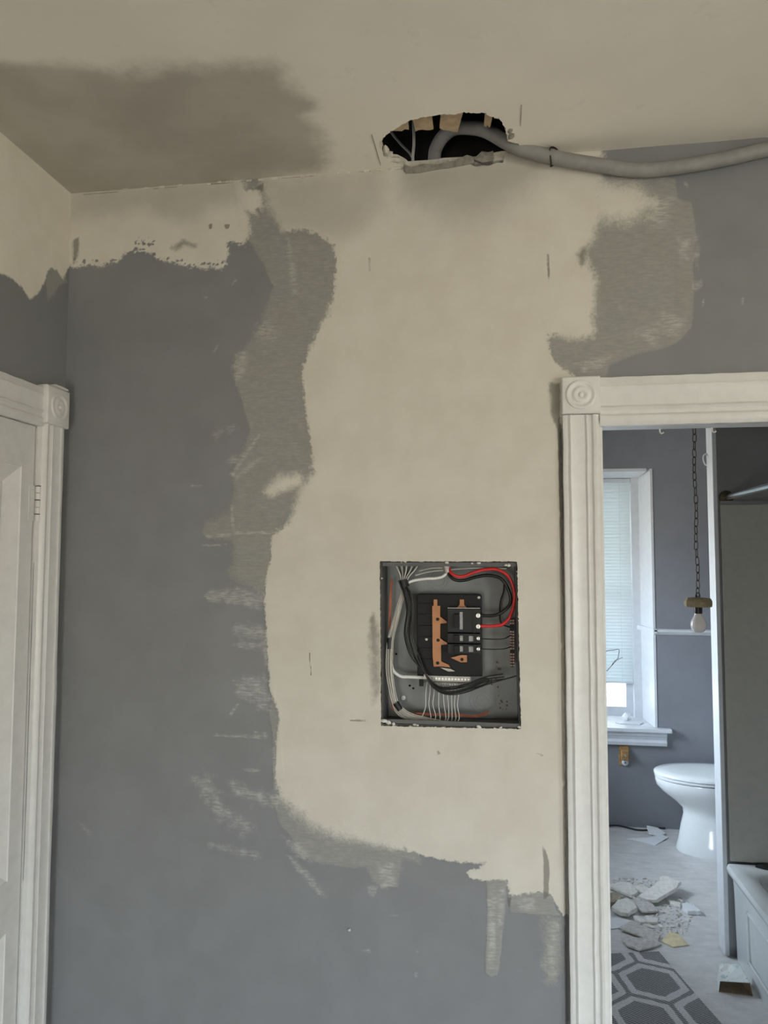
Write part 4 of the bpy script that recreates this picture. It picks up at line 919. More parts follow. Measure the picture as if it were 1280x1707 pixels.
# front flange strips that catch the cover screws
PB_().box((PL+.004, .006, 1.603), (PR-.004, .008, 1.612)).build('flange', M['steel_dark']); PB_().box((PL+.006, .006, 1.188), (PR-.001, .008, 1.198)).build('flange', M['steel_dark'])
def ring_disc(x, z, y, rads):
    mb = PB_()
    for r in rads:
        mb.lathe([(r, y), (r, y-.0012), (r-.002, y-.0018), (r-.004, y-.0012), (r-.004, y)], (x, 0, z), 'y', 28)
    return mb
ring_disc(-.037, 1.238, DB, (.036, .026, .017)).build('knockout', M['steel'], smooth=50)
ring_disc(-.158, 1.566, DB, (.030, .022)).build('knockout', M['steel'], smooth=50)
ring_disc(-.256, 1.236, DB, (.014, .008)).build('knockout', M['steel'], smooth=50)
PB_().lathe([(.0003, DB-.004), (.006, DB-.004), (.007, DB)], (-.256, 0, 1.238), 'y', 14).build('mounting_screw', M['screw'], smooth=50)
for x, z in ((-.276, 1.358), (-.283, 1.421), (-.238, 1.272), (-.228, 1.265)):
    PB_().lathe([(.0003, DB-.0006), (.0032, DB-.0006), (.0034, DB)], (x, 0, z), 'y', 12).build('screw_hole', M['black_plastic'])
# interior: black base moulding
YB = .052
base = PB_(); base.prism([(-.214, 1.522), (-.210, 1.527), (-.043, 1.527), (-.038, 1.522), (-.038, 1.309), (-.212, 1.304)], YB, DB-.004, 'y'); base = base.build('interior_base', M['black_plastic'], bevel=.002)
for z in (1.50, 1.47, 1.44, 1.41, 1.38, 1.35): PB_().box((-.205, YB-.006, z-.002), (-.172, YB+.001, z+.002)).build('rib', M['black_plastic'])
for x, z in ((-.0455, 1.519), (-.187, 1.405)): PB_().lathe([(.0002, YB-.003), (.0035, YB-.003), (.0045, YB)], (x, 0, z), 'y', 10).build('base_screw', M['alu'])
bus = [[(-.167, 1.513), (-.157, 1.513), (-.157, 1.496), (-.149, 1.496), (-.149, 1.467), (-.131, 1.454), (-.132, 1.450), (-.149, 1.448), (-.149, 1.409), (-.130, 1.397), (-.131, 1.393), (-.147, 1.391), (-.147, 1.348), (-.127, 1.339), (-.122, 1.332), (-.147, 1.334), (-.167, 1.333), (-.170, 1.36), (-.171, 1.496), (-.167, 1.496)],
       [(-.097, 1.514), (-.085, 1.514), (-.085, 1.500), (-.078, 1.492), (-.104, 1.492), (-.097, 1.500)],
       [(-.122, 1.358), (-.094, 1.366), (-.078, 1.366), (-.078, 1.347), (-.094, 1.346)]]
for P in bus: PB_().prism(P, .043, .049, 'y').build('bus_bar', M['copper'], bevel=.0006)
for x, z in ((-.156, 1.460), (-.155, 1.404), (-.156, 1.343), (-.091, 1.354)):
    PB_().lathe([(.0002, .0405), (.0042, .0405), (.0046, .044)], (x, 0, z), 'y', 12).build('bus_screw', M['black_plastic'])
PB_().prism([(-.150, 1.331), (-.122, 1.328), (-.11, 1.322), (-.128, 1.321)], .045, .05, 'y').build('bus_tab', M['alu'])
# breakers: one double main, two singles
def breaker(z0, z1, poles, lab):
    zc = (z0+z1)/2
    b = PB_(); b.prism([(-.129, z0+.0008), (-.041, z0+.0008), (-.041, z1-.0008), (-.129, z1-.0008)], .026, .056, 'y'); b = b.build('breaker', M['breaker'], bevel=.0015)
    b['label'] = lab
    PB_().box((-.112, .016, zc-.009*poles), (-.098, .027, zc+.009*poles)).build('toggle', M['black_plastic'], bevel=.0015).parent = b
    PB_().box((-.096, .0252, zc-(.023 if poles == 2 else .007)), (-.088, .0262, zc+(.023 if poles == 2 else .007))).build('label_strip', M['print']).parent = b
    PB_().box((-.072, .0252, zc-.0075), (-.058, .0262, zc+.0065)).build('label_strip', M['print' if poles == 1 else 'breaker']).parent = b
    PB_().box((-.060, .022, z0+.001), (-.054, .027, z1-.001)).build('ridge', M['breaker']).parent = b
    for z in ((1.473, 1.4445) if poles == 2 else (zc+.001,)):
        PB_().lathe([(.0002, .019), (.0056 if poles == 2 else .0042, .019), (.0062 if poles == 2 else .0046, .022), (.0064, .027)], (-.047, 0, z), 'y', 14).build('terminal_screw', M['screw'], smooth=40).parent = b
        PB_().box((-.0475, .0186, z-.005), (-.0463, .0192, z+.005)).build('screw_slot', M['black_plastic']).parent = b
    return b
breaker(1.4265, 1.4905, 2, 'double-pole main breaker with red and black feeders')
breaker(1.3985, 1.4255, 1, 'upper single-pole breaker'); breaker(1.3710, 1.3975, 1, 'lower single-pole breaker')
PB_().box((-.128, .024, 1.4908), (-.042, .03, 1.4925)).build('breaker_clip', M['alu'])
# neutral bars
for (x0, x1, z0, z1, y) in ((-.184, -.068, 1.2935, 1.3085, .046), (-.170, -.078, 1.2785, 1.2905, .056)):
    nb = PB_().box((x0, y, z0), (x1, y+.012, z1)).build('neutral_bar', M['alu'], bevel=.001)
    for k in range(13):
        x = x0+.006+(x1-x0-.012)*k/12
        PB_().lathe([(.0002, y-.002), (.0026, y-.002), (.0030, y+.0005)], (x, 0, (z0+z1)/2), 'y', 8).build('screw', M['screw']).parent = nb
PB_().box((-.193, .038, 1.3), (-.184, .055, 1.312)).build('lug', M['alu'])
PB_().box((-.207, .05, 1.279), (-.196, .06, 1.300)).build('bonding_clip', M['black_plastic'])
# ground bar on the right
gb = PB_().box((.036, .050, 1.336), (.047, .060, 1.463)).build('ground_bar', M['black_plastic'], bevel=.001)
for k in range(17):
    z = 1.459 - k*.0074
    if k in (2, 3, 11): continue
    for x in (.0385, .0448):
        PB_().box((x-.0022, .0475, z-.0022), (x+.0022, .0502, z+.0022)).build('screw', M['ground_bar']).parent = gb
PB_().lathe([(.0002, .047), (.0042, .047), (.0046, .05)], (.0415, 0, 1.379), 'y', 12).build('screw', M['black_plastic']).parent = gb
# faded printed marks low on the right of the back plate
mb = PB_(); r_ = random.Random(5)
for (x, z, w_, h_) in ((.004, 1.30, .012, .10), (.018, 1.225, .02, .03)):
    for k in range(9):
        xx = x + r_.uniform(-w_/2, w_/2); zz = z + r_.uniform(-h_/2, h_/2); s = r_.uniform(.002, .007)
        mb.box((xx-s/2, DB-.0008, zz-s/2), (xx+s/2, DB, zz+s/2))
o = mb.build('faded_print', M['red_print']); o['kind'] = 'stuff'
# wires
def wire(name, pts, r, mat, n=8, lab=None):
    o = PB_().tube(pts, r, n, 6).build(name, mat, smooth=80)
    if lab: o['label'] = lab
    return o
def pz(l, ys_):
    if not isinstance(ys_, (list, tuple)): ys_ = [ys_]*len(l)
    return [(x/1000., y, z/1000.) for (x, z), y in zip(l, ys_)]
wire('feeder_wire', pz([(-126,1600),(-118,1585),(-105,1577),(-86,1576),(-57,1587),(-26,1595),(6,1594),(34,1575),(47,1539),(47,1508),(36,1471),(17,1451),(-8,1446),(-45,1445)], [.03,.022,.02,.02,.02,.02,.022,.025,.028,.03,.028,.025,.024,.026]), .0043, M['red_wire'], 10, 'red feeder wire')
wire('feeder_wire', pz([(-130,1598),(-122,1577),(-106,1566),(-82,1566),(-50,1575),(-18,1579),(14,1570),(34,1538),(38,1507),(18,1483),(-8,1473),(-45,1473)], [.04,.034,.032,.032,.034,.036,.04,.04,.04,.036,.032,.03]), .0045, M['black_wire'], 10, 'black feeder wire')
wire('feeder_wire', pz([(-130,1602),(-132,1585),(-142,1575),(-162,1570),(-186,1569),(-219,1564),(-240,1556)], .034), .0040, M['feeder_white'], 10, 'white feeder wire')
wire('feeder_wire', pz([(-284,1420),(-285,1360),(-283,1335),(-275,1317),(-256,1305),(-233,1304),(-190,1303)], [.06,.056,.05,.046,.044,.044,.046]), .0045, M['feeder_white'], 10, 'white neutral feeder wire')
wire('connector', pz([(-134,1612),(-131,1598),(-127,1586)], .03), .0095, M['alu'], 10)
wb = [(-243,1545),(-258,1500),(-272,1450),(-283,1408),(-286,1366),(-286,1318),(-280,1271),(-271,1236),(-259,1216),(-235,1201),(-187,1190)]
r_ = random.Random(3)
xd = [-189,-178,-167,-154,-142,-131,-120,-110,-101]; xb = [-200,-176,-163,-151,-136,-128,-119,-109,-100]
for k in range(9):
    o1 = (k-4)*2.0; o2 = r_.uniform(-.004, .006)
    p = [(x + o1*(.9 if i > 1 else .7) + r_.uniform(-1, 1), .036 + o2 + .002*math.sin(i+k), z + (o1 if i > 7 else 0)*.9) for i, (x, z) in enumerate(wb)]
    p = [(x/1000., y, z/1000.) for x, y, z in p]
    zb = 1184 + (k % 3)*2.2
    if k == 0: tail = [(-.200, .040, 1.195), (-.190, .045, 1.222), (-.189, .05, 1.26), (-.186, .053, 1.290)]
    else: tail = [((xb[k]-18)/1000., .036, zb/1000.), ((xb[k]-3)/1000., .038, (zb+4)/1000.), ((xb[k]+1)/1000., .042, (zb+16)/1000.), ((xd[k]-3*math.sin(k))/1000., .046, 1.232), (xd[k]/1000., .05, 1.262), (xd[k]/1000., .055, 1.284)]
    if k and xb[k] < -150: p = p[:-1]
    wire('branch_wire', p + tail, .0014, M['white_wire'], 6, 'white branch wire')
bb = [(-250,1565),(-244,1545),(-236,1528),(-228,1482),(-233,1432),(-231,1401),(-216,1361),(-192,1322),(-172,1293),(-146,1276),(-114,1274),(-75,1284),(-27,1303),(20,1312)]
for k in range(7):
    o1 = (k-3)*3.3; p = []
    for i, (x, z) in enumerate(bb):
        s = 1.0 if i < 7 else .75
        sx = o1*s*(1 if i < 8 else .35) + r_.uniform(-1.2, 1.2); sz = (0 if i < 7 else -o1*.95)
        p.append(((x+sx)/1000., .022 + .004*math.sin(k*1.7+i*.6), (z+sz+r_.uniform(-1, 1))/1000.))
    if k % 2: p = p[:-1] + [(-.012, .024, 1.288+.004*k)]
    if k == 6: p[-1] = (.052, .02, 1.318)
    wire('branch_wire', p, .00185, M['black_wire'], 6, 'black branch wire')
for k, (x, z) in enumerate(((-270,1609),(-262,1607),(-254,1609),(-246,1606),(-239,1609),(-231,1607),(-222,1609),(-214,1607),(-206,1608))):
    m = M['black_wire'] if k % 2 else M['white_wire']
    wire('branch_wire', [(x/1000., .03, z/1000.), ((x*.7-73)/1000., .028+.002*(k % 3), 1.592), ((x*.35-160)/1000., .027, 1.575), ((-246+(k-4)*1.7)/1000., .026, 1.560)], .0018, m, 6, 'wire entering from the top')
for k, (x1, z1, x2, z2) in enumerate(((-.215, 1.578, -.135, 1.592), (-.205, 1.590, -.14, 1.598), (-.12, 1.594, .028, 1.597))):
    wire('branch_wire', [(x1, .03, z1), ((x1+x2)/2, .026, (z1+z2)/2+.003), (x2, .03, z2)], .0013, M['white_wire'], 6, 'thin pale wire across the top')
for k, z in enumerate((1.4125, 1.386)):
    wire('branch_wire', [(-.045, .022, z), (-.01, .022, z-.001), (.02, .03, z), (.038, .047, z+.008-.004*k)], .0016, M['black_wire'], 6, 'short black wire from a breaker to the ground bar')
wire('branch_wire', pz([(22,1560),(20,1535),(12,1510),(10,1480),(14,1450),(40,1440)], [.05,.055,.06,.065,.06,.05]), .0022, M['breaker'], 6, 'grey wire hanging at the right')
for k in range(4):
    d = k*1.6
    wire('ground_wire', pz([(-285+d,1568),(-288+d,1511),(-290+d,1446),(-288+d,1405),(-287+d,1330),(-285+d,1269),(-284+d,1237),(-272+d,1210),(-200,1203+d),(-100,1204+d),(-60,1201+d),(-20,1211+d*2)], [.05]*12), .0011, M['bare_copper'], 6, 'bare copper ground wire')
def wrap(c, d, r, l):
    c, d = Vector(c), Vector(d).normalized()
    return PB_().tube([c-d*l/2, c+d*l/2], r, 12, 1).build('wire_tie', M['tape'], smooth=40)
wrap((-.2445, .029, 1.556), (.25, 0, -1), .0115, .020); wrap((-.2865, .039, 1.394), (-.05, 0, -1), .0085, .030); wrap((-.263, .038, 1.226), (.6, 0, -.9), .0085, .022)

# ------------------------------------------------------------------ GREY CABLE and hole wiring
cab = [(-.166,.052,2.55),(-.165,.052,2.66),(-.163,.05,2.754),(-.155,.036,2.777),(-.134,.018,2.795),(-.104,-.005,2.800),(-.058,-.022,2.788),(-.014,-.035,2.766),(.045,-.042,2.722),(.1,-.040,2.697),(.157,-.036,2.680),(.216,-.031,2.666),(.277,-.029,2.652),(.337,-.028,2.638),(.39,-.028,2.631),(.457,-.028,2.632),(.545,-.028,2.640),(.618,-.028,2.650),(.69,-.028,2.662),(.80,-.03,2.672),(1.1,-.03,2.668),(1.6,-.03,2.66),(2.395,-.03,2.66)]
o = MB().tube(cab, .0185, 14, 8).build('power_cable', M['cable'], smooth=80)
tag(o, 'thick grey cable sagging from the ceiling hole along the top of the wall', 'cable')
c0 = Vector((.157, -.036, 2.680)); d0 = Vector((.12, .01, -.033)).normalized(); e1 = Vector((0, 1, 0)); e2 = d0.cross(e1).normalized()
ring = [c0 + d0*.005*math.sin(2*a) + (e1*.020 + Vector((0, -.004, 0)))*math.cos(a) + e2*.0245*math.sin(a) + d0*(.010*math.cos(a)) for a in [2*math.pi*k/16 for k in range(17)]]
o = MB().tube(ring + [ring[-1]+Vector((.01, -.004, -.002))], .0022, 6, 4).build('wire_loop', M['wire_thin'], smooth=80)
tag(o, 'black wire loop tied around the grey cable right of the ceiling hole', 'wire loop')
o = MB().tube([(-.222,.03,2.52),(-.222,.03,2.66),(-.222,.03,2.748),(-.219,.03,2.786),(-.220,.03,2.847),(-.224,.03,2.946)], .0052, 8, 5, .55).build('house_wire', M['romex'], smooth=80)
tag(o, 'thin pale cable standing upright inside the ceiling hole', 'cable')
o = MB().tube([(-.215,.055,2.56),(-.218,.055,2.70),(-.226,.05,2.759),(-.259,.05,2.801),(-.29,.05,2.842),(-.36,.05,2.946)], .0045, 8, 5, .6).build('house_wire', M['cable'], smooth=80)
tag(o, 'thin grey cable slanting across the left end of the ceiling hole', 'cable')

# nail head low on the wall
o = MB().lathe([(.0002, -.006), (.003, -.006), (.0042, -.003), (.0042, -.001), (.0022, -.001), (.0022, .01)], (-.3845, 0, .6547), 'y', 12).build('wall_screw', M['screw'], smooth=40)
tag(o, 'small metal screw head left in the grey paint low on the wall', 'screw')

# ------------------------------------------------------------------ BATHROOM THINGS
# blind
bl = empty('window_blind', (.52, 3.108, .79)); tag(bl, 'white slatted window blind lowered almost to the sill', 'blind')
bx0, bx1 = -.337, .362
MB().box((bx0, -.018, 1.345), (bx1, .018, 1.372)).build('head_rail', M['bath_trim'], bl, bevel=.002)
MB().box((bx0, -.012, .028), (bx1, .012, .040)).build('bottom_rail', M['bath_trim'], bl, bevel=.002)
sl = MB(); n = 5; a_ = math.radians(-75); rs_ = []
prof_ = [(-.013+.026*k/4, .0022*(1-((k-2)/2)**2)) for k in range(5)]
up_ = [(c, h) for c, h in prof_] + [(c, h-.0008) for c, h in prof_[::-1]]
for x in (bx0, bx1): rs_.append([(x, c*math.cos(a_)-h*math.sin(a_), c*math.sin(a_)+h*math.cos(a_)) for c, h in up_])
sme = sl.rings(rs_).mesh('slat', 30); sme.materials.append(M['blind'])
k = 0
while .05+k*.0214 < 1.335:
    o = bpy.data.objects.new('slat', sme); o.location = (0, 0, .052+k*.0214); o.rotation_euler = (math.radians(.8*math.sin(k*1.9)), 0, 0); link(o, bl); k += 1
for x in (-.25, .0, .292): MB().box((x-.0008, -.0125, .03), (x+.0008, -.0117, 1.35)).build('ladder_cord', M['bath_trim'], bl)
MB().tube([(.145, -.024, 1.345), (.145, -.060, .9), (.14, -.076, .20)], .0014, 6, 3).build('pull_cord', M['bath_trim'], bl)
# twisted wire caught on the pull cord
o = MB().tube([(.660,3.031,1.075),(.664,3.026,1.064),(.69,3.02,1.011),(.697,3.02,1.028),(.713,3.015,1.038),(.75,3.012,1.043),(.781,3.01,1.047),(.778,3.01,1.015),(.772,3.01,.989),(.742,3.015,.951),(.72,3.018,.925),(.704,3.02,.908),(.674,3.022,.911),(.69,3.024,.935),(.697,3.024,.961),(.690,3.02,.985),(.680,3.022,1.0)], .0021, 6, 3).tube([(.735,3.015,.945),(.752,3.012,.972),(.772,3.01,.982),(.802,3.005,.998)], .0016, 6, 3).build('bent_wire', M['wire_thin'], smooth=80)
tag(o, 'thin black twisted wire dangling in front of the window blind', 'wire')
# things on the sill
o = empty('crumpled_tissue', (.818, 2.99, .602)); tag(o, 'small crumpled white ball of paper on the window sill', 'paper')
MB().rings(lump(0, 0, .024, .026, .024, .024, 21, 11)).build('ball', M['paper'], o, smooth=35)
MB().rings(lump(.012, -.012, .022, .012, .010, .012, 23, 8)).build('fold', M['paper'], o, smooth=35)
o = MB().prism([(.735, 2.90), (.76, 2.875), (.875, 2.868), (.905, 2.93), (.87, 2.96), (.80, 2.945)], .6025, .6075).build('paint_stick', M['bath_trim']); tag(o, 'flat white scrap lying on the window sill by the paper ball', 'scrap')
# bracket under the sill
br = empty('wall_bracket', (.768, 2.82, .37)); tag(br, 'orange-brown wooden block with a knob fixed under the window sill', 'bracket')
MB().box((-.029, -.010, .0), (.029, -.001, .117)).build('back_plate', M['brown_wood'], br, bevel=.002)
MB().box((-.020, -.034, .035), (.027, -.010, .092)).build('block', M['brown_wood'], br, bevel=.004)
MB().lathe([(.0004, -.052), (.008, -.051), (.011, -.044), (.008, -.036), (.006, -.033)], (.004, 0, .065), 'y', 14).build('knob', M['block'], br, smooth=50)
MB().lathe([(.0004, -.016), (.015, -.0155), (.019, -.012), (.020, -.010)], (.006, 0, .016), 'y', 18).build('round_cover', M['bath_trim'], br, smooth=50)
MB().lathe([(.0004, -.019), (.004, -.019), (.0045, -.015)], (.006, 0, .016), 'y', 10).build('screw', M['black_plastic'], br)

# pendant lamp
pd = empty('pendant_lamp', (.732, .9, 1.356)); tag(pd, 'bare white bulb hanging on a long dark chain in the bathroom', 'lamp')
n = 18; lm = MB(); P = []
for k in range(n):
    a = 2*math.pi*k/n; P.append((.0068*math.cos(a), 0, .0110*math.sin(a) + (.0055 if math.sin(a) > 0 else -.0055)))
rs_ = []
for k in range(n):
    c = Vector(P[k]); t = (Vector(P[(k+1) % n])-Vector(P[k-1])).normalized(); b_ = Vector((0, 1, 0)); m_ = t.cross(b_)
    rs_.append([c + (m_*math.cos(q)+b_*math.sin(q))*.0017 for q in [2*math.pi*j/6 for j in range(6)]])
rs_.append(rs_[0]); lme = lm.rings(rs_, False, False).mesh('chain_link', 80); lme.materials.append(M['chain'])
zt = BZ-1.356; z = .148; k = 0
while z < zt-.012:
    o = bpy.data.objects.new('chain_link', lme); o.location = (.002*math.sin(k*.7), .001*math.cos(k), z)
    o.rotation_euler = (0, .08*math.sin(k*1.3), (k % 2)*math.pi/2 + .45 + .25*math.sin(k*.9)); link(o, pd); z += .0285; k += 1
MB().tube([(0, 0, zt), (0, 0, zt-.012), (.008, 0, zt-.022), (0, 0, zt-.03), (-.006, 0, zt-.024)], .0025, 6, 4).build('ceiling_hook', M['chain'], pd, smooth=70)
def octa(r): return [(r*math.cos(math.pi*(i+.5)/4), r*math.sin(math.pi*(i+.5)/4)) for i in range(8)]
MB().rings([[(x, y, h) for x, y in octa(r)] for r, h in ((.030, .094), (.047, .095), (.049, .104), (.049, .116), (.044, .126), (.020, .129))]).build('socket_block', M['block'], pd, bevel=.001)
MB().tube([(-.006, 0, .128), (-.007, 0, .138), (0, 0, .146), (.007, 0, .138), (.006, 0, .128)], .0022, 6, 4).build('loop', M['chain'], pd, smooth=70)
MB().lathe([(.0004, .096), (.0145, .096), (.0145, .074), (.0130, .070), (.0004, .070)], n=20).build('lamp_socket', M['bulb_base'], pd, smooth=40)
MB().lathe([(.0125, .074), (.0135, .066), (.0175, .057), (.0235, .046), (.0272, .034), (.0275, .026), (.0245, .014), (.0175, .005), (.009, .0012), (.0003, .0002)], n=28).build('bulb', M['bulb'], pd, smooth=80)

# toilet: bowl faces left, tank on the right wall
tl = empty('toilet', (1.15, 2.50, 0)); tag(tl, 'white toilet with closed lid beyond the partition, under the window', 'toilet')
def egg(xf, xb, w, z, n=36, sq=2.3):
    cx_ = xf + (xb-xf)*.55; out = []
    for i in range(n):
        a = 2*math.pi*i/n; c, s = math.cos(a), math.sin(a)
        if c < 0: x = cx_ + (cx_-xf)*c; y = w*s
        else: x = cx_ + (xb-cx_)*(abs(c)**(2/sq)); y = w*(abs(s)**(2/sq))*(1 if s >= 0 else -1)
        out.append((x-1.15, y, z))
    return out
bowl = [egg(.995, 1.50, .150, .0), egg(.99, 1.50, .152, .012), egg(1.005, 1.49, .140, .06), egg(1.02, 1.48, .125, .14), egg(1.035, 1.47, .115, .20), egg(1.03, 1.46, .120, .235), egg(.985, 1.46, .145, .275), egg(.925, 1.46, .172, .320), egg(.893, 1.46, .184, .355), egg(.886, 1.46, .187, .385), egg(.890, 1.46, .185, .395), egg(.93, 1.42, .15, .396), egg(.96, 1.38, .125, .34), egg(1.05, 1.30, .07, .25)]
MB().rings(bowl).build('bowl', M['porcelain'], tl, smooth=60)
MB().rings([egg(.893, 1.44, .182, .398), egg(.884, 1.44, .189, .400), egg(.883, 1.44, .190, .410), egg(.890, 1.44, .184, .414)], False, False).rings([egg(.890, 1.44, .184, .414), egg(.95, 1.38, .125, .412), egg(.955, 1.37, .12, .400), egg(.893, 1.44, .182, .398)], False, False).build('seat', M['porcelain'], tl, smooth=60)
MB().rings([egg(.890, 1.45, .184, .4155), egg(.880, 1.45, .192, .4175), egg(.880, 1.45, .192, .428), egg(.888, 1.44, .186, .434), egg(.94, 1.40, .14, .440), egg(1.05, 1.3, .06, .443)]).build('lid', M['porcelain'], tl, smooth=60)
for y in (-.075, .075): MB().lathe([(.0005, .44), (.012, .44), (.013, .435), (.013, .41)], (.275, y, 0), 'z', 12).build('hinge', M['porcelain'], tl, smooth=40)
def rrect(x0, x1, y0, y1, r, z, k=4):
    out = []
    for cx_, cy_, a0_ in ((x1-r, y1-r, 0), (x0+r, y1-r, 90), (x0+r, y0+r, 180), (x1-r, y0+r, 270)):
        for i in range(k+1):
            a = math.radians(a0_+90*i/k); out.append((cx_+r*math.cos(a), cy_+r*math.sin(a), z))
    return out
MB().rings([rrect(.27, .43, -.20, .20, .03, .385), rrect(.255, .435, -.215, .215, .03, .44), rrect(.25, .437, -.225, .225, .03, .70), rrect(.252, .437, -.222, .222, .03, .735)]).build('tank', M['porcelain'], tl, smooth=50)
MB().rings([rrect(.243, .443, -.232, .232, .03, .736), rrect(.24, .445, -.235, .235, .03, .745), rrect(.24, .445, -.235, .235, .03, .765), rrect(.25, .437, -.225, .225, .03, .772)]).build('tank_lid', M['porcelain'], tl, smooth=50)
MB().tube([(.25, .16, .68), (.235, .16, .68), (.232, .12, .675)], .006, 8, 3).build('flush_lever', M['chrome'], tl, smooth=60)

# bathtub
tb = empty('bathtub', (1.26, .73, 0)); tag(tb, 'white bathtub with panelled apron beyond the partition end', 'bathtub')
X0, X1, Y0, Y1 = -.318, .328, -.60, .602
L = [rrect(X0+.016, X1, Y0, Y1, .012, .0), rrect(X0+.010, X1, Y0, Y1, .012, .28), rrect(X0+.006, X1, Y0, Y1, .012, .335), rrect(X0-.012, X1, Y0, Y1, .014, .345), rrect(X0-.018, X1, Y0, Y1, .016, .365), rrect(X0-.012, X1, Y0, Y1, .016, .378), rrect(X0+.004, X1-.01, Y0+.01, Y1-.01, .02, .382), rrect(X0+.055, X1-.05, Y0+.07, Y1-.07, .09, .380), rrect(X0+.068, X1-.06, Y0+.085, Y1-.085, .09, .365), rrect(X0+.11, X1-.10, Y0+.15, Y1-.15, .10, .10), rrect(X0+.16, X1-.15, Y0+.2, Y1-.2, .09, .06)]
MB().rings(L).build('tub_body', M['tub'], tb, smooth=50)
mb = MB()
for (ya, yb, za, zb) in ((Y0+.08, Y1-.17, .255, .268), (Y0+.08, Y1-.17, .07, .083), (Y1-.183, Y1-.17, .07, .268), (Y0+.08, Y0+.093, .07, .268)):
    mb.box((X0+.005, ya, za), (X0+.014, yb, zb))
mb.build('apron_moulding', M['tub'], tb, bevel=.003)
rd = empty('shower_rod', (.972, 1.3, 1.888)); tag(rd, 'shiny chrome shower curtain rod above the bathtub', 'curtain rod')
MB().tube([(0, .045, 0), (0, -1.17, 0)], .0125, 16, 1).build('rod', M['chrome'], rd, smooth=50)
MB().lathe([(.0004, .040), (.028, .044), (.030, .0515), (.0004, .0515)][::-1], axis='y', n=20).build('end_flange', M['chain'], rd, smooth=50)
MB().lathe([(.0004, -1.174), (.030, -1.1745), (.028, -1.165), (.0004, -1.16)], axis='y', n=20).build('end_flange', M['chain'], rd, smooth=50)
o = MB().prism([(1.03, 1.30), (1.075, 1.318), (1.15, 1.312), (1.20, 1.29), (1.13, 1.276), (1.06, 1.28)], .3825, .392).build('dark_rag', M['wire_thin']); tag(o, 'flat dark rag on the far rim of the bathtub', 'rag')

# rug
rg = empty('rug', (.655, 1.335, 0), math.radians(-3)); tag(rg, 'grey rug with a pale hexagon pattern on the bathroom floor', 'rug')
rg.rotation_euler = (0, 0, math.radians(13.5))
ru = MB(); gxn, gyn = 24, 36; vs = []; W_, L_ = .62, 1.05
for j in range(gyn+1):
    for i in range(gxn+1):
        x = -W_+W_*i/gxn; y = -L_+L_*j/gyn; vs.append((x, y, .007 + .0025*max(0, math.sin(x*14+y*9))*(1 if i in (gxn, gxn-1, 0) or j == gyn else .4)))
fs = [(j*(gxn+1)+i, j*(gxn+1)+i+1, (j+1)*(gxn+1)+i+1, (j+1)*(gxn+1)+i) for j in range(gyn) for i in range(gxn)]
ru.add(vs, fs)
edge = [i for i in range(gxn+1)] + [j*(gxn+1)+gxn for j in range(1, gyn+1)] + [gyn*(gxn+1)+i for i in range(gxn-1, -1, -1)] + [j*(gxn+1) for j in range(gyn-1, 0, -1)]
m_ = len(ru.v); ru.v += [(ru.v[k][0], ru.v[k][1], .0008) for k in edge]
ru.f += [(edge[k], m_+k, m_+(k+1) % len(edge), edge[(k+1) % len(edge)])[::-1] for k in range(len(edge))]
fixnormals(ru.build('woven_top', M['rug'], rg, smooth=60))

# plaster rubble: the large pieces one by one
def slab(name, poly, z0, th, mat, label, cat, tilt=(0, 0), group=None, seed=0, rough=.003):
    r_ = random.Random(seed); P = [(x/1000., y/1000.) for x, y in poly]
    ar = sum(P[i][0]*P[(i+1) % len(P)][1]-P[(i+1) % len(P)][0]*P[i][1] for i in range(len(P)))
    if ar < 0: P = P[::-1]
    c = (sum(p[0] for p in P)/len(P), sum(p[1] for p in P)/len(P)); D = []
    for i in range(len(P)):
        a, b = P[i], P[(i+1) % len(P)]
        for t in (0, .33, .66): D.append((a[0]+(b[0]-a[0])*t-c[0]+r_.uniform(-rough, rough), a[1]+(b[1]-a[1])*t-c[1]+r_.uniform(-rough, rough)))
    hz = lambda x, y: tilt[0]*x + tilt[1]*y
    lo = min(hz(x, y) for x, y in D)
    rs_ = []
    for (s, h) in ((.975, 0), (1, th*.3), (.995, th*.85), (.95, th), (.5, th*1.03)):
        rs_.append([(x*s, y*s, z0 + hz(x*s, y*s)-lo + h + r_.uniform(-.0012, .0012)*(1 if h else .2)) for x, y in D])
    o = MB().rings(rs_).build(name, mat, None, smooth=28, loc=(c[0], c[1], 0))
    return tag(o, label, cat, group)
PC = dict(A=[(660,1801),(831,1984),(883,1929),(851,1875),(737,1764),(697,1770)], B=[(515,1663),(554,1723),(601,1749),(633,1670),(581,1616),(538,1627)], C=[(533,1917),(606,1963),(650,1949),(670,1860),(635,1816),(574,1871)], D=[(632,1803),(670,1772),(706,1759),(730,1691),(650,1661),(636,1730)], E=[(872,1791),(907,1772),(917,1709),(864,1695),(840,1726)], F=[(517,1492),(578,1555),(646,1522),(690,1467),(664,1402),(585,1450)], G=[(517,1414),(582,1429),(661,1432),(680,1395),(580,1326),(532,1357)], H=[(686,1426),(737,1510),(770,1495),(791,1417),(725,1383)], I=[(813,2065),(841,2084),(862,2073),(869,2039),(832,2005)], J=[(651,1943),(696,1970),(744,1924),(705,1865)], K=[(603,1620),(633,1630),(658,1567),(624,1567)], L=[(487,1602),(536,1609),(597,1585),(520,1513),(467,1500)], MM=[(508,1783),(561,1804),(577,1769),(564,1719),(501,1697)], N=[(794,1841),(815,1813),(847,1787),(839,1756),(801,1774)], OO=[(659,1640),(713,1615),(702,1585),(655,1578)])
G1 = 'broken plaster on the bathroom floor'
slab('plaster_slab', PC['A'], .012, .016, M['chunk'], 'long pale plaster slab lying tilted on top of the rubble', 'plaster', (.06, .10), G1, 1)
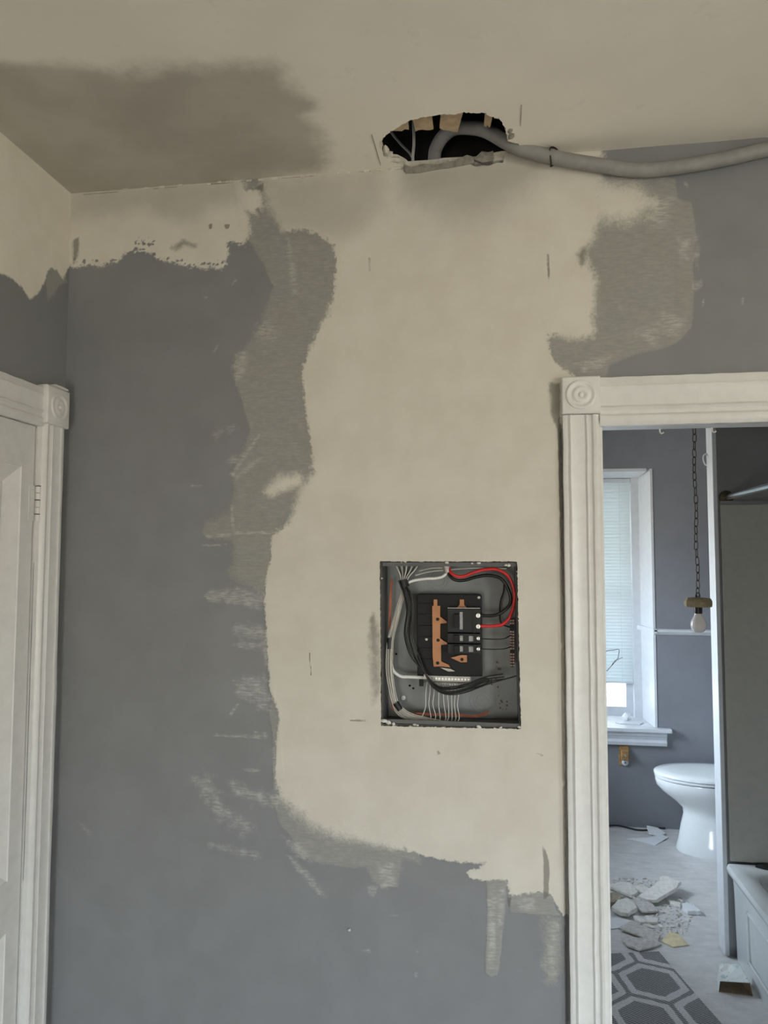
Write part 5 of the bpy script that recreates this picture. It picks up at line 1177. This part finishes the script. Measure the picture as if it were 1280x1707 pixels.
slab('plaster_slab', PC['B'], .008, .018, M['chunk'], 'thick smooth plaster slab at the near left of the rubble beside the casing', 'plaster', (.02, .10), G1, 2)
slab('plaster_slab', PC['C'], .006, .013, M['chunk'], 'broad flat plaster slab at the far left of the rubble', 'plaster', (.03, .03), G1, 3)
slab('torn_board', PC['D'], .005, .010, M['board'], 'curled torn board piece in front of the long tilted slab', 'board', (-.05, .06), G1, 4)
slab('crumpled_wrap', PC['E'], .001, .018, M['paper'], 'crumpled whitish scrap at the outer edge of the rubble toward the bathtub', 'scrap', (0, 0), G1, 5, .008)
slab('torn_board', PC['F'], .004, .008, M['board'], 'long grey torn board at the near side of the rubble', 'board', (-.02, .03), G1, 6)
slab('torn_board', PC['G'], .003, .008, M['board'], 'jagged grey torn board lying between the rubble and the rug', 'board', (-.02, .03), G1, 7)
slab('yellow_paper', PC['H'], .001, .004, M['yellow'], 'yellowed paper scrap beside the rug corner', 'paper', (.01, .03), None, 8)
slab('plaster_slab', PC['I'], .001, .016, M['chunk'], 'small pale plaster lump at the far end of the rubble', 'plaster', (0, 0), G1, 9)
slab('plaster_slab', PC['J'], .001, .010, M['chunk'], 'small flat plaster piece behind the long tilted slab', 'plaster', (.02, .02), G1, 10)
slab('plaster_slab', PC['K'], .001, .013, M['chunk'], 'narrow rough plaster piece right of the thick near slab', 'plaster', (.03, 0), G1, 11)
slab('white_paper', PC['L'], .001, .003, M['paper'], 'white paper sheet in front of the thick near slab', 'paper', (0, .015), None, 12)
slab('plaster_slab', PC['MM'], .004, .022, M['chunk_dark'], 'dark brown plaster chunk showing its back, behind the thick near slab', 'plaster', (.05, .1), G1, 13)
slab('plaster_slab', PC['N'], .001, .010, M['chunk'], 'thin plaster sliver at the right of the long tilted slab', 'plaster', (.02, .02), G1, 14)
slab('plaster_slab', PC['OO'], .001, .011, M['chunk'], 'small plaster piece in front of the curled board', 'plaster', (.02, .03), G1, 15)
# crumbs
HULL = [(.574, 2.042), (.786, 2.075), (.911, 1.767), (.806, 1.500), (.671, 1.505), (.538, 1.801)]
BIG = [[(x/1000., y/1000.) for x, y in PC[k_]] for k_ in PC]
r_ = random.Random(31); cr_me = []
for k in range(8):
    n = 7; q = random.Random(100+k); rs_ = []
    for (s, h) in ((.8, 0), (1, .3), (.9, .7), (.45, 1.)):
        rs_.append([(s*math.cos(2*math.pi*i/n)*q.uniform(.65, 1.2), s*.75*math.sin(2*math.pi*i/n)*q.uniform(.65, 1.2), h*q.uniform(.8, 1.1) if h else 0) for i in range(n)])
    m_ = MB().rings(rs_).mesh('plaster_crumb', 25); m_.materials.append(M['chunk'] if k % 5 else M['board']); cr_me.append(m_)
placed = []; tries = 0
while len(placed) < 150 and tries < 12000:
    tries += 1
    x, y = r_.uniform(.53, .93), r_.uniform(1.45, 2.09)
    if not inpoly(x, y, HULL): continue
    s = r_.choice([.005, .007, .008, .010, .010, .013, .016, .020, .026, .034])
    if any(inpoly(x+dx, y+dy, P) for P in BIG for dx, dy in ((0, 0), (s, 0), (-s, 0), (0, s), (0, -s))): continue
    if any((x-a)**2+(y-b)**2 < (s+c)**2*.9 for a, b, c in placed): continue
    placed.append((x, y, s))
    o = bpy.data.objects.new('plaster_crumb', r_.choice(cr_me)); o.location = (x, y, .0004); o.scale = (s, s*r_.uniform(.6, 1), s*r_.uniform(.35, .7)*(1 if s < .02 else .5)); o.rotation_euler = (0, 0, r_.uniform(0, 6.28)); link(o)
    zone = 'on the far side of the rubble, toward the toilet' if y > 1.87 else 'on the near side of the rubble, toward the rug' if y < 1.62 else 'at the bathtub side of the rubble' if x > .73 else 'in the middle of the rubble between the slabs'
    tag(o, 'small loose plaster crumb ' + zone, 'plaster crumb', 'plaster crumbs ' + zone)

# paper sheets and cord by the far wall
slab('paper_sheet', [(737,2608),(885,2531),(983,2660),(957,2700),(871,2640)], .001, .003, M['paper'], 'flat torn white sheet on the floor in front of the toilet base', 'paper', (.01, .02), None, 41)
slab('paper_sheet', [(886,2790),(950,2780),(985,2715),(932,2672),(880,2690)], .004, .004, M['paper'], 'folded white sheet against the far bathroom wall', 'paper', (-.05, .12), None, 42)
o = MB().tube([(.50,2.80,.006),(.635,2.790,.008),(.725,2.800,.010),(.791,2.778,.006),(.828,2.757,.006),(.885,2.766,.005),(.93,2.80,.006),(1.0,2.81,.006)], .005, 6, 4).build('floor_cord', M['wire_thin'], smooth=80); tag(o, 'dark cord lying along the foot of the far bathroom wall', 'cord')
# crumpled carton by the tub
ct = empty('crumpled_carton', (.875, 1.11, 0)); tag(ct, 'crumpled white carton with teal print on the floor beside the bathtub', 'carton')
def sheet(name, quad, mat, th=.0018, n=5, seed=0, amp=.0022):
    q_ = random.Random(seed); a, b, c_, d = [Vector(p) for p in quad]; nr = (b-a).cross(d-a).normalized(); top_, bot_ = [], []
    for j in range(n+1):
        for i in range(n+1):
            p = (a*(1-i/n)+b*(i/n))*(1-j/n) + (d*(1-i/n)+c_*(i/n))*(j/n)
            w_ = nr*q_.uniform(-amp, amp) if 0 < i < n and 0 < j < n else nr*0
            top_.append(p+w_+nr*th/2); bot_.append(p+w_-nr*th/2)
    m_ = len(top_); F = [(j*(n+1)+i, j*(n+1)+i+1, (j+1)*(n+1)+i+1, (j+1)*(n+1)+i) for j in range(n) for i in range(n)]
    fs = F + [tuple(k_+m_ for k_ in f[::-1]) for f in F]
    eg = list(range(n+1)) + [j*(n+1)+n for j in range(1, n+1)] + [n*(n+1)+i for i in range(n-1, -1, -1)] + [j*(n+1) for j in range(n-1, 0, -1)]
    fs += [(eg[k_], m_+eg[k_], m_+eg[(k_+1) % len(eg)], eg[(k_+1) % len(eg)]) for k_ in range(len(eg))]
    return fixnormals(MB().add(top_+bot_, fs).build(name, mat, ct))
P1, P2, P3, P4 = (-.030, .055, .062), (.044, .052, .066), (.052, -.035, .046), (-.052, -.028, .040)
sheet('top_panel', (P4, P3, P2, P1), M['carton'], seed=1, amp=.004)
sheet('side_panel', ((-.058, -.030, .002), P4, P1, (-.040, .058, .002)), M['carton'], seed=2)
sheet('end_panel', ((.046, .060, .002), P2, P1, (-.040, .058, .002)), M['carton'], seed=3)
sheet('torn_flap', ((.060, -.040, .002), P3, P2, (.046, .060, .002)), M['brown_card'], seed=4)
sheet('bottom_panel', ((-.058, -.030, .0015), (.060, -.040, .0015), (.046, .060, .0015), (-.040, .058, .0015)), M['brown_card'], seed=5, amp=.0)
# outside, seen below the blind
S(MB().box((-5, 5.4, -.8), (7, 5.6, 4.6)).build('wall_outside', M['brick']), 'pale neighbouring wall outside the bathroom window')
S(MB().box((-6, 3.3, -.9), (8, 14, -.8)).build('ground', M['brick']))
